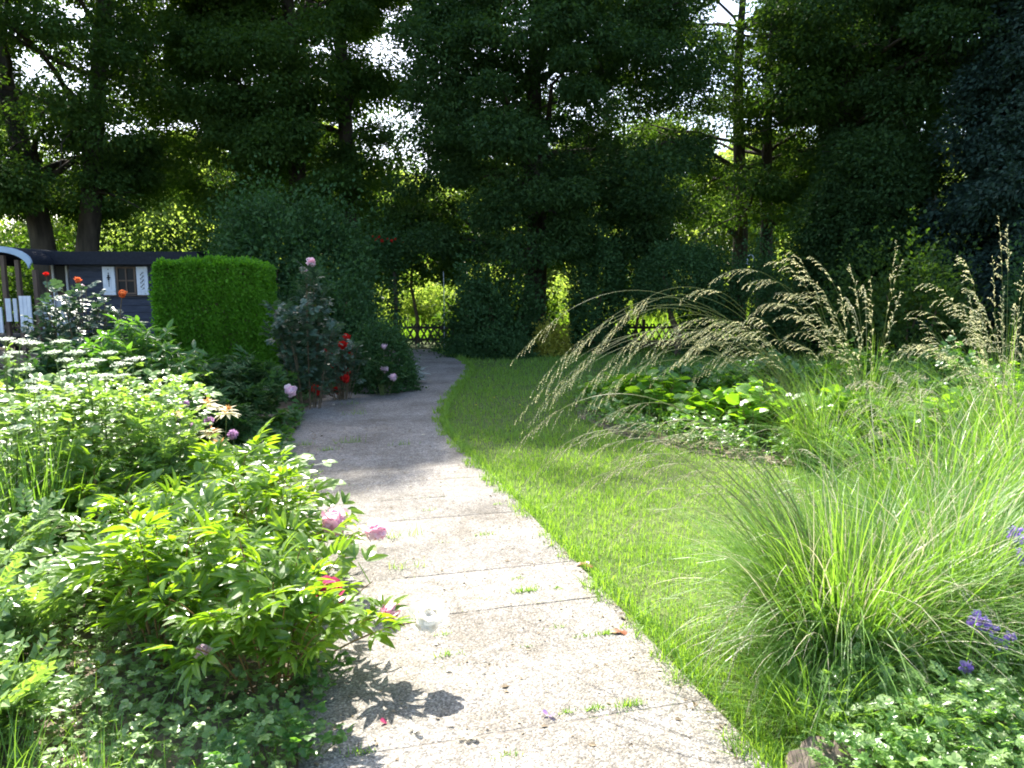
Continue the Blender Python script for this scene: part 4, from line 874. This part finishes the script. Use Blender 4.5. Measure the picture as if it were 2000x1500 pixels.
for i, (a, b, h, nm) in enumerate([(1500, 780, .75, 'behind the broad-leaved plants, middle'), (1660, 790, .85, 'behind the broad-leaved plants, right of the middle'), (1840, 800, .9, 'at the right, among the upright seed sprays'), (1960, 850, .8, 'at the right edge of the bed'), (1340, 760, .5, 'left, behind the pond stone')]):
    g_ = gp(a, b + 25)
    leafy('loose leafy perennial ' + nm, 'plant', 'leafy_perennial', g_[0], g_[1], .65, h, 44, 13, HERB_T, .12, 'bergenia' if i % 2 else 'herb', 'stem', group='leafy perennials at the back of the round bed')
for px_, py_, nm in [(955, 745, 'left, near the path bend'), (1010, 760, 'middle of the shaded part'), (985, 725, 'far, left'), (1040, 712, 'far, middle'), (1075, 780, 'just beyond the shadow line'), (930, 800, 'close to the path edge'), (1100, 745, 'right of the middle'), (1140, 765, 'beside the seed sprays'), (965, 785, 'in the darker grass'), (1015, 800, 'at the shadow line')]:
    g_ = gp(px_, py_); t = thing('dandelion', 'tiny yellow flower on the lawn, ' + nm, 'flower', (g_[0], g_[1], 0), group='tiny yellow flowers dotted on the lawn')
    b = MB(); tube(b, np.array([[0, 0, -.01], [.004, 0, .03], [0, 0, .06]]), .0015, 4); b.build('stem', M['stem'], t)
    b = MB(); a = np.arange(12) * .5236; d = np.stack([np.cos(a), np.sin(a), np.full(12, .35)], -1); inst(b, T_WIDE, np.tile([0, 0, .06], (12, 1)), frames(d, np.tile([0, 0, 1.], (12, 1))), np.full(12, .016)); b.build('flower_head', M['dandelion'], t)

# ---------------------------------------------------------------- hut
M['dark_paint'] = surf_mat('dark_roofing', (.006, .008, .014), (.016, .019, .03), 20, .7, .2)
M['slate_wood'] = surf_mat('slate_blue_boards', (.034, .041, .062), (.066, .076, .108), 5, .75, .3, 30, stretch=(1, 1, 8))
M['white_wood'] = surf_mat('white_painted_wood', (.62, .66, .74), (.78, .80, .84), 9, .6, .15)
M['brown_wood'] = surf_mat('brown_stained_wood', (.09, .06, .045), (.16, .11, .08), 12, .7, .3, stretch=(1, 1, .2))
M['blue_paint'] = surf_mat('pale_blue_paint', (.34, .45, .58), (.42, .52, .64), 8, .6, .1)
M['iron'] = surf_mat('dark_iron', (.01, .01, .012), (.03, .03, .035), 20, .5, 0)
m_, t_, o_ = new_mat('window_glass'); p_ = node(t_, 'ShaderNodeBsdfPrincipled'); p_.inputs['Base Color'].default_value = (.012, .014, .018, 1); p_.inputs['Roughness'].default_value = .35; p_.inputs['Specular IOR Level'].default_value = .2; t_.links.new(p_.outputs[0], o_.inputs[0]); M['glass'] = m_
HY = 14.0
def hx(px): return (px - 1000) / F * (HY * 1.0) * 1.0
def hz(py): return at(1000, py, HY)[2]
hut = thing('garden_hut', 'slate-blue wooden garden hut with dark roof, arched porch and white shutters', 'hut', (-8.2, HY, 0))
hl = np.array([-8.2, HY, 0.0])
def hb(mb, x0, x1, z0, z1, y0, y1, mat=0): box(mb, np.array([(x0 + x1) / 2, (y0 + y1) / 2, (z0 + z1) / 2]) - hl * [1, 1, 0], (x1 - x0, y1 - y0, z1 - z0), mat=mat)
X0, X1 = at(140, 600, HY)[0], -6.0
mb = MB(); zb, zt = .55, hz(513); nb = 11
for i in range(nb):                                            # lapped boards
    z0 = zb + (zt - zb) * i / nb; z1 = zb + (zt - zb) * (i + 1) / nb - .008; yy = HY + .006 * (i % 2)
    hb(mb, X0, X1, z0, z1, yy, yy + .04)
hb(mb, X0 + .02, X1 - .02, zb + .01, zt - .01, HY + .05, HY + 2.2)
mb.build('wall', M['slate_wood'], hut)
mb = MB(); hb(mb, X0 - 1.2, X1, .3, .54, HY + .1, HY + 2.1); mb.build('base', M['dark_paint'], hut)
# roof: shallow arch seen from the side, with a deep dark fascia
mb = MB(); xa, xb = at(66, 500, HY - .25)[0] - .02, X1 + .25; zr0, zr1 = hz(517), hz(489)
ys = np.linspace(HY - .25, HY + 2.5, 9); zz = zr1 + .05 * np.sin(np.linspace(0.06, math.pi - .06, 9)) - .04
V = []
for x in (xa, xb):
    for y, z in zip(ys, zz): V.append([x, y, z])
    for y in ys[::-1]: V.append([x, y, zr0])
V = np.array(V) - hl * [1, 1, 0]; nn_ = 18
i = np.arange(nn_); mb.add(V, [np.stack([i, (i + 1) % nn_, (i + 1) % nn_ + nn_, i + nn_], -1), i[None, ::-1], i[None] + nn_])
mb.build('roof', M['dark_paint'], hut)
def window(x0, x1, z0, z1):
    fb = MB(); w = .035
    y0, y1 = HY - .035, HY - .003
    hb(fb, x0, x1, z1 - w, z1, y0, y1); hb(fb, x0, x1, z0, z0 + w, y0, y1); hb(fb, x0, x0 + w, z0 + w, z1 - w, y0, y1); hb(fb, x1 - w, x1, z0 + w, z1 - w, y0, y1)
    xm, zm = (x0 + x1) / 2, (z0 + z1) / 2; hb(fb, xm - .014, xm + .014, z0 + w, z1 - w, y0 + .004, y1); hb(fb, x0 + w, xm - .014, zm - .014, zm + .014, y0 + .006, y1); hb(fb, xm + .014, x1 - w, zm - .014, zm + .014, y0 + .006, y1)
    f = fb.build('window', M['brown_wood'], hut)
    gb = MB(); hb(gb, x0 + w, x1 - w, z0 + w, z1 - w, HY - .012, HY - .0045); gb.build('pane', M['glass'], f); return f
def shutter(x0, x1, z0, z1, kind=0):
    sb = MB(); nb_ = 3; w = (x1 - x0) / nb_
    for i in range(nb_): hb(sb, x0 + w * i + .002, x0 + w * (i + 1) - .002, z0, z1, HY - .04, HY - .008)
    hb(sb, x0 + .01, x1 - .01, z0 + .06, z0 + .1, HY - .05, HY - .041); hb(sb, x0 + .01, x1 - .01, z1 - .1, z1 - .06, HY - .05, HY - .041)
    s_ = sb.build('shutter', M['white_wood'], hut)
    ob = MB(); xm = (x0 + x1) / 2; zs = np.linspace(z0 + .1, z1 - .1, 14) if kind else np.linspace(z0 + .17, z1 - .05, 9)
    for q, z in enumerate(zs):                                 # painted ornament: diamond motif or climbing leaves
        if kind: cx, rr = xm + .025 * math.sin(q * 2.1), .015
        else: cx, rr = xm, (.006, .008, .010, .02, .034, .02, .010, .008, .006)[q] + .004
        v = np.array([[cx - rr, HY - .0425, z], [cx, HY - .0425, z - rr * .9], [cx + rr, HY - .0425, z], [cx, HY - .0425, z + rr * .9]]) - hl * [1, 1, 0]
        v2 = v + [0, -.006, 0]; ob.add(np.concatenate([v, v2]), [np.array([[4, 5, 6, 7]]), np.array([[0, 1, 5, 4], [1, 2, 6, 5], [2, 3, 7, 6], [3, 0, 4, 7]])])
    if not kind: hb(ob, xm - .004, xm + .004, z0 + .15, z1 - .05, HY - .044, HY - .0405)
    ob.build('ornament', M['iron'], s_)
hX = lambda p: at(p, 550, HY)[0]
window(hX(229), hX(267), hz(575), hz(521)); shutter(hX(203), hX(227), hz(576), hz(521)); shutter(hX(269), hX(291), hz(576), hz(521), 1)
mb = MB(); hb(mb, hX(203), hX(291), hz(578), hz(576.5), HY - .06, HY - .005); mb.build('sill', M['brown_wood'], hut)
# entrance recess with half-glazed door and porch
mb = MB(); hb(mb, hX(66), X0 - .01, .55, zt, HY + .5, HY + .56); mb.build('recess_wall', M['brown_wood'], hut)
mb = MB(); hb(mb, hX(104), hX(104) + .04, .55, zt, HY + .40, HY + .49); hb(mb, hX(76), hX(76) + .04, .55, zt, HY + .40, HY + .49); hb(mb, hX(76) + .04, hX(104), hz(640), hz(580), HY + .42, HY + .48)
d_ = mb.build('door', M['white_wood'], hut)
mb = MB(); hb(mb, hX(76) + .045, hX(104) - .005, hz(570), hz(518), HY + .43, HY + .46); mb.build('pane', M['glass'], d_)
mb = MB(); hb(mb, hX(80), hX(100), hz(643), hz(577), HY - .05, HY - .02); mb.build('railing_panel', M['white_wood'], hut)
xc, yp = at(0, 500, 13.2)[0], 13.2
def hpost(px, z0, z1, name='porch_post', w=.07, m='brown_wood', y=13.2):
    b = MB(); x = at(px, 500, y)[0]; hb(b, x - w / 2, x + w / 2, z0, z1, y - w / 2, y + w / 2); b.build(name, M[m], hut)
for p_x, z1 in ((5, 2.1), (33, 2.02), (66, 1.85), (-70, 1.85)): hpost(p_x, .25, z1)
ob = MB(); k = 18; cx_ = at(0, 500, 13.2)[0]; rx_ = at(66, 500, 13.2)[0] - cx_ + .02
th = np.linspace(0.0, math.pi, k); zt_ = at(0, 481, 13.2)[2]; z0_ = at(0, 513, 13.2)[2]
V = []
for y in (13.08, 13.12):
    for rr, dz in ((1.0, 0), (.90, -.10)):
        for a in th: V.append([cx_ + math.cos(a) * rx_ * rr, y, z0_ + (zt_ - z0_) * math.sin(a) + dz * (1 if rr < 1 else 0)])
V = np.array(V) - hl * [1, 1, 0]; i = np.arange(k - 1)
ob.add(V, [np.stack([i, i + 1, i + 1 + k, i + k], -1), np.stack([i, i + 1, i + 1 + k, i + k], -1)[:, ::-1] + 2 * k, np.stack([i, i + 2 * k, i + 1 + 2 * k, i + 1], -1), np.stack([i + k, i + k + 1, i + 1 + 3 * k, i + 3 * k], -1)])
ob.build('arched_fascia', M['blue_paint'], hut)
ob = MB(); V = []
for y in (13.14, 14.6):
    for dz in (0.0, -.03):
        for a in th: V.append([cx_ + math.cos(a) * rx_ * .99, y, z0_ + (zt_ - z0_) * math.sin(a) + dz - .004])
V = np.array(V) - hl * [1, 1, 0]
ob.add(V, [np.stack([i, i + 1, i + 1 + 2 * k, i + 2 * k], -1), np.stack([i + k, i + k + 2 * k, i + 1 + 3 * k, i + 1 + k], -1), np.stack([i, i + k, i + k + 1, i + 1], -1)]); ob.build('porch_roof', M['dark_paint'], hut)
mb = MB(); hb(mb, hX(-110), hX(66), .50, .66, 13.1, 14.45); mb.build('porch_floor', M['dark_paint'], hut)
for p0, p1, a_, b_ in ((-14, 4, 650, 600), (12, 22, 628, 583), (27, 34, 628, 583), (39, 62, 646, 578)):
    b = MB(); nbs = 3; xa_, xb_ = at(p0, 600, 13.12)[0], at(p1, 600, 13.12)[0]; w = (xb_ - xa_) / nbs
    for i_ in range(nbs): hb(b, xa_ + w * i_ + .003, xa_ + w * (i_ + 1) - .003, at(0, a_, 13.12)[2], at(0, b_, 13.12)[2], 13.10, 13.125)
    b.build('railing_panel', M['white_wood'], hut)

# ---------------------------------------------------------------- lattice fence and gate
M['fence_wood'] = surf_mat('weathered_fence_wood', (.05, .04, .03), (.12, .095, .07), 8, .85, .4)
def lattice(root, x0, x1, z0, z1, y, step=.17, name='lattice'):
    mb = MB(); h = z1 - z0; c = root.location
    def bar(a, b, yy, r):
        tube(mb, np.array([a, b]) - [c[0], c[1], 0] + [0, yy, 0], r, 5)
    x = x0 - h * .55
    while x < x1:
        for sg, yy in ((1, -.014), (-1, .014)):
            a, b = (x, x + h * .55) if sg > 0 else (x + h * .55, x)
            if min(a, b) >= x0 - .02 and max(a, b) <= x1 + .02: bar((a, y, z0), (b, y, z1), yy, .023)
        x += step
    mb.build(name, M['fence_wood'], root)
    for z in (z0 + .12, z1 - .1):
        mb = MB(); box(mb, np.array([(x0 + x1) / 2 - c[0], y - c[1] + .05, z]), (x1 - x0, .035, .06)); mb.build('rail', M['fence_wood'], root)
FY = 18.6; gx0, gx1 = at(783, 650, FY)[0], at(884, 650, FY)[0]
gt = thing('lattice_gate', 'low criss-cross lattice gate at the end of the path', 'gate', (gx0, FY, 0)); lattice(gt, gx0 + .04, gx1 - .04, .1, .62, FY)
fl = thing('lattice_fence', 'low criss-cross lattice fence left of the gate, mostly behind shrubs', 'fence', (-9, FY, 0)); lattice(fl, -16, gx0 - .06, .06, .62, FY)
fr = thing('lattice_fence', 'low criss-cross lattice fence right of the gate, behind the central tree and shrubs', 'fence', (5, FY, 0)); lattice(fr, gx1 + .06, 14, .06, .62, FY)
for root, xs in ((fl, np.arange(-15.5, gx0 - .3, 2.4)), (fr, np.arange(gx1 + 2.4, 14, 2.4)), (gt, [gx1 - .02])):
    for x in xs:
        b = MB(); tube(b, np.array([[x - root.location[0], .1, -.1], [x - root.location[0], .1, .72]]), .045, 8); b.build('post', M['fence_wood'], root)
# rose arch
ra = thing('rose_post', 'dark wooden post at the path end carrying a climbing rose with small red blooms', 'rose post', (gx0 - .02, 17.9, 0))
b = MB(); tube(b, np.array([[0, 0, -.1], [.015, 0, 1.1], [0, 0, 2.12]]), [.055, .048, .042], 8); b.build('post', M['fence_wood'], ra)
b = MB(); tube(b, np.array([[-.75, 0, 2.1], [0, .06, 2.13], [.22, .06, 2.12]]), .026, 7); b.build('crossbar', M['fence_wood'], ra)
n = 2600; mb = MB(); P = np.stack([rng.normal(-.25, .38, n), rng.normal(0, .2, n), rng.normal(2.35, .26, n)], -1); k_ = rng.random(n) < .25; P[k_] = np.stack([rng.normal(0, .1, k_.sum()), rng.normal(0, .1, k_.sum()), rng.uniform(.5, 2.2, k_.sum())], -1)
inst(mb, T_ROUND, P, frames(rand_dirs(n), rand_dirs(n, 1)), .07 * rng.uniform(.7, 1.2, n)); mb.build('foliage', M['shrub'], ra)
for a, b_, s_ in [(733, 468, .06), (741, 463, .05), (747, 471, .07), (757, 467, .05), (765, 471, .06), (772, 468, .05), (728, 462, .04), (788, 474, .04)]: bloom('flower', at(a, b_, 17.6), s_, 'red', ra, full=22, up=(0, -1, .4))

# ---------------------------------------------------------------- small things
hk = at(1468, 498, 17.9); t = thing('hanging_lantern', 'white bell-shaped lantern hanging from a curved iron hook pole', 'garden lantern', (hk[0] + .05, 17.9, 0))
b = MB(); th = np.linspace(0, math.pi * 1.15, 12); zt = hk[2]
pl = [[0, 0, -.1], [0, 0, 1.0], [0, 0, zt - .1]] + [[-.07 + .07 * math.cos(a), 0, zt - .07 + .07 * math.sin(a)] for a in th]
tube(b, np.array(pl), .013, 6); b.build('hook_pole', M['white_wood'], t, smooth=True)
b = MB(); pr = [(.006, .04), (.016, .03), (.02, .0), (.035, -.05), (.05, -.075), (.052, -.09), (.02, -.09)]
n = 14; a = np.arange(n) * 2 * math.pi / n; V = np.array([[r_ * math.cos(q) - .145, r_ * math.sin(q), zt - .14 + z] for r_, z in pr for q in a]); i = np.arange(len(pr) - 1)[:, None] * n + np.arange(n); j = np.arange(len(pr) - 1)[:, None] * n + (np.arange(n) + 1) % n
b.add(V, np.stack([i, j, j + n, i + n], -1).reshape(-1, 4)); b.build('lantern', M['white_wood'], t, smooth=True)
pp = at(866, 530, 18.3); t = thing('garden_pole', 'thin pale pole standing in the shrubs right of the gate', 'pole', (pp[0], 18.3, 0)); b = MB(); tube(b, np.array([[0, 0, -.1], [.01, 0, 1], [0, 0, pp[2]]]), .010, 6); b.build('shaft', M['white_wood'], t)
b = MB(); tube(b, np.array([[0, 0, pp[2]], [0, 0, pp[2] + .03]]), [.02, .012], 8); b.build('cap', M['iron'], t)

M['rock'] = surf_mat('dark_rock', (.03, .03, .038), (.10, .10, .115), 7, .8, .6)
M['rock2'] = surf_mat('brown_rock', (.09, .07, .055), (.26, .21, .16), 9, .85, .7)
def rock(name, label, x, y, sx, sy, sz, m):
    nu, nv = 18, 10; u = np.arange(nu) * 2 * math.pi / nu; v = np.linspace(-.5, math.pi / 2, nv); U, Vv = np.meshgrid(u, v); ph = rng.uniform(0, 6, 4)
    rr = 1 + .13 * np.sin(3 * U + ph[0]) * np.cos(Vv * 2) + .09 * np.sin(5 * U + 3 * Vv + ph[1]) + .05 * np.sin(9 * U - 5 * Vv + ph[2])
    P = np.stack([np.cos(U) * np.cos(Vv) ** .6 * rr * sx if False else np.cos(U) * np.cos(Vv) * rr * sx, np.sin(U) * np.cos(Vv) * rr * sy, np.sin(Vv) * rr * sz], -1).reshape(-1, 3)
    i, j = np.meshgrid(np.arange(nv - 1), np.arange(nu), indexing='ij'); a = (i * nu + j).ravel(); b_ = (i * nu + (j + 1) % nu).ravel()
    mb = MB(); mb.add(P, np.stack([a, b_, b_ + nu, a + nu], -1)); return tag(mb.build(name, M[m], smooth=True, loc=(x, y, 0)), label, 'stone')
g_ = gp(1355, 775); rock('pond_stone', 'flat dark stone at the back of the round bed under the seed sprays', g_[0], g_[1], .34, .2, .2, 'rock')
g_ = gp(1305, 772); rock('pond_stone', 'smaller dark stone left of the flat one in the round bed', g_[0], g_[1], .2, .15, .15, 'rock')
g_ = gp(1515, 680); rock('pond_stone', 'dark blue-grey stone on the shaded lawn behind the tall grass', g_[0], g_[1], .35, .25, .42, 'rock')
g_ = gp(1630, 1530); rock('edge_stone', 'brown stone at the bottom edge where the path meets the grasses', g_[0], g_[1] + .02, .16, .1, .12, 'rock2')

# weeds in the joints
def tuft(px, py, n, L, label, w=.004, mat='grass'):
    g_ = gp(px, py, .012); t = thing('weed_tuft', label, 'weed', g_, group='weed tufts growing in the path'); mb = MB(); a = rng.uniform(0, 6.28, n); sx = rng.normal(0, 1, n)
    B = np.stack([PN[0] * sx, PN[1] * sx, np.zeros(n)], -1) * L * .8; B += rng.normal(0, .006, B.shape); B[:, 2] = -.004
    ribbons(mb, B, a, R(60) + rng.normal(0, .3, n), rng.uniform(.2, 1.2, n), L * rng.uniform(.5, 1.1, n), np.full(n, w), k=4); mb.build('blades', M[mat], t)
for a, b_, n, L, nm in [(1030, 1155, 90, .05, 'largest weed tuft, in the joint near the middle of the path'), (1010, 1130, 20, .03, 'small weeds just above the largest tuft'), (1090, 1150, 30, .025, 'low weeds right of the largest tuft, in the same joint'), (945, 1170, 14, .025, 'tiny weed at the left end of the largest tuft\'s joint'),
                       (1165, 1140, 22, .03, 'weeds where that joint meets the lawn'), (1185, 1238, 60, .035, 'long strip of weeds in the joint below a brown leaf'), (1140, 1243, 34, .03, 'left end of the strip of weeds at the right path edge'), (1230, 1225, 30, .04, 'tuft at the lawn end of the weed strip'),
                       (1230, 1378, 60, .045, 'bushy tuft at the right end of the nearest joint'), (1160, 1385, 44, .028, 'low weeds left of the bushy tuft in the nearest joint'), (1110, 1392, 24, .025, 'thin weeds beside the violet petal'), (945, 1045, 36, .04, 'pale weed patch in the upper middle of the sunny path'),
                       (975, 985, 22, .035, 'weeds at the lawn side of the upper sunny path'), (840, 997, 14, .035, 'tiny weed at the upper left of the sunny path'), (880, 1280, 30, .045, 'thin weed tuft right of the white peony bloom'), (865, 1240, 18, .03, 'small weed just below the white peony bloom'), (798, 1110, 26, .085, 'spindly weed with long blades left of the middle'),
                       (770, 1050, 30, .10, 'upright feathery weed beside the pink peony bloom'), (1030, 1265, 18, .025, 'faint weed patch between two joints'), (1090, 1225, 16, .03, 'small weed left of the weed strip'), (985, 1480, 24, .03, 'weed at the bottom edge of the picture'),
                       (685, 865, 40, .10, 'shaded weed tuft on the dark part of the path'), (700, 810, 30, .12, 'shaded weed patch near the path bend'), (690, 790, 24, .11, 'shaded weeds highest up the bend'), (785, 870, 26, .08, 'shaded weed right on the shadow line'), (640, 880, 40, .06, 'mossy weed ring in the shade at the left of the path'), (595, 870, 30, .08, 'shaded weeds at the left path border'), (710, 1470, 26, .04, 'weed in the peony shadow at the bottom')]:
    tuft(a, b_, n, L, nm)
# moss and seedlings scattered along the joints
mb = MB(); n = 2600; row_ = rng.integers(2, 18, n); w_ = rng.uniform(0, 1.5, n); dens_ = np.sin(row_ * 12.9 + 4.1 * w_) * np.sin(w_ * 9 + row_ * 3.3) > .25
row_, w_ = row_[dens_], w_[dens_]; n = len(w_); s__ = -4.6 + .5 * row_ + rng.normal(0, .005, n); k_ = s__ < 4.0; s__, w_ = s__[k_], w_[k_]; n = len(w_)
P = R0 + AX * s__[:, None] - PN * w_[:, None]
ribbons(mb, np.c_[P, np.full(n, .006)], rng.uniform(0, 6.28, n), R(55) + rng.normal(0, .3, n), rng.uniform(.2, 1.2, n), rng.gamma(4, .0035, n), np.full(n, .0035), k=3)
tag(mb.build('joint_moss', M['grass']), 'thin moss and seedlings dotted along the joints of the path', 'moss', kind='stuff')
mb = MB(); n = 5200; P = R0 + AX * rng.uniform(-1, 6.5, n)[:, None] - PN * (rng.random((n, 1)) ** 1.0 * 1.5); e_ = rng.random(n) < .55; P[e_] = (R0 + AX * rng.uniform(-1, 6.5, n)[:, None] - PN * np.where(rng.random(n) < .5, rng.gamma(1.2, .06, n), 1.5 - rng.gamma(1.2, .06, n))[:, None])[e_]
P = P[inside(path_poly, P)]; n = len(P); inst(mb, T_LEAF, np.c_[P, np.full(n, .0165)], frames(rand_dirs(n) * [1, 1, .15], np.tile([0, 0, 1.], (n, 1)) + rng.normal(size=(n, 3)) * .3), .009 * rng.gamma(2, .5, n))
tag(mb.build('leaf_litter', M['litter']), 'fine crumbs of dry leaf and husk strewn over the path', 'litter', kind='stuff')
# fallen petals and leaves
def flake(name, label, px, py, size, m, k=1, cat='petal', group=None):
    g_ = gp(px, py, .0155); mb = MB()
    for i in range(k):
        a = rng.uniform(0, 6.28); inst(mb, T_PETAL if cat == 'petal' else T_ROUND, np.array([[rng.normal(0, size * .3) if k > 1 else 0, rng.normal(0, size * .3) if k > 1 else 0, .004 * i]]), frames(np.array([[math.cos(a), math.sin(a), .12]]), np.array([[rng.normal(0, .2), 0, 1.0]])), np.array([size]))
    return tag(mb.build(name, M[m], smooth=True, loc=[float(c) for c in g_]), label, cat, group)
flake('fallen_petal', 'white fallen petal right of the bloom\'s shadow at the bottom of the path', 918, 1442, 0.031, 'white_petal', 3, group='petals fallen on the path')
flake('fallen_petal', 'white fallen petal lying inside the round flower shadow', 875, 1418, 0.022, 'white_petal', group='petals fallen on the path')
flake('fallen_petal', 'white fallen petals left of the round flower shadow', 806, 1430, 0.028, 'white_petal', 3, group='petals fallen on the path')
flake('fallen_petal', 'small white petal right of the lowest white petals', 950, 1420, 0.015, 'white_petal', group='petals fallen on the path')
flake('fallen_petal', 'white petal further up, alone on the gravelly slab', 872, 1312, 0.025, 'white_petal', group='petals fallen on the path')
flake('fallen_petal', 'white petal scrap right of the lone one', 940, 1315, 0.019, 'white_petal', group='petals fallen on the path')
flake('fallen_petal', 'crimson petal lying in the leafy shadow', 755, 1413, .025, 'crimson', group='petals fallen on the path')
flake('fallen_petal', 'violet petal in the nearest joint of the path', 1072, 1397, .022, 'violet', 2, group='petals fallen on the path')
flake('fallen_leaf', 'curled red-brown leaf on the path near the lawn edge', 1143, 1103, .05, 'brown_leaf', 3, 'leaf')
flake('fallen_leaf', 'brown leaf lying in the weed strip at the right path edge', 1213, 1233, .045, 'brown_leaf', 2, 'leaf')
for a, b_, nm in [(875, 957, 'at the right border of the shaded part'), (830, 849, 'on the shaded part near the lawn'), (612, 792, 'in the shade at the left'), (650, 790, 'in the shade, right of two others'), (652, 815, 'in the deep shade left of the middle'), (595, 875, 'at the shaded left border')]:
    flake('fallen_leaf', 'small dry leaf on the path ' + nm, a, b_, .05, 'dry', 1, 'leaf', 'dry leaves fallen on the path')
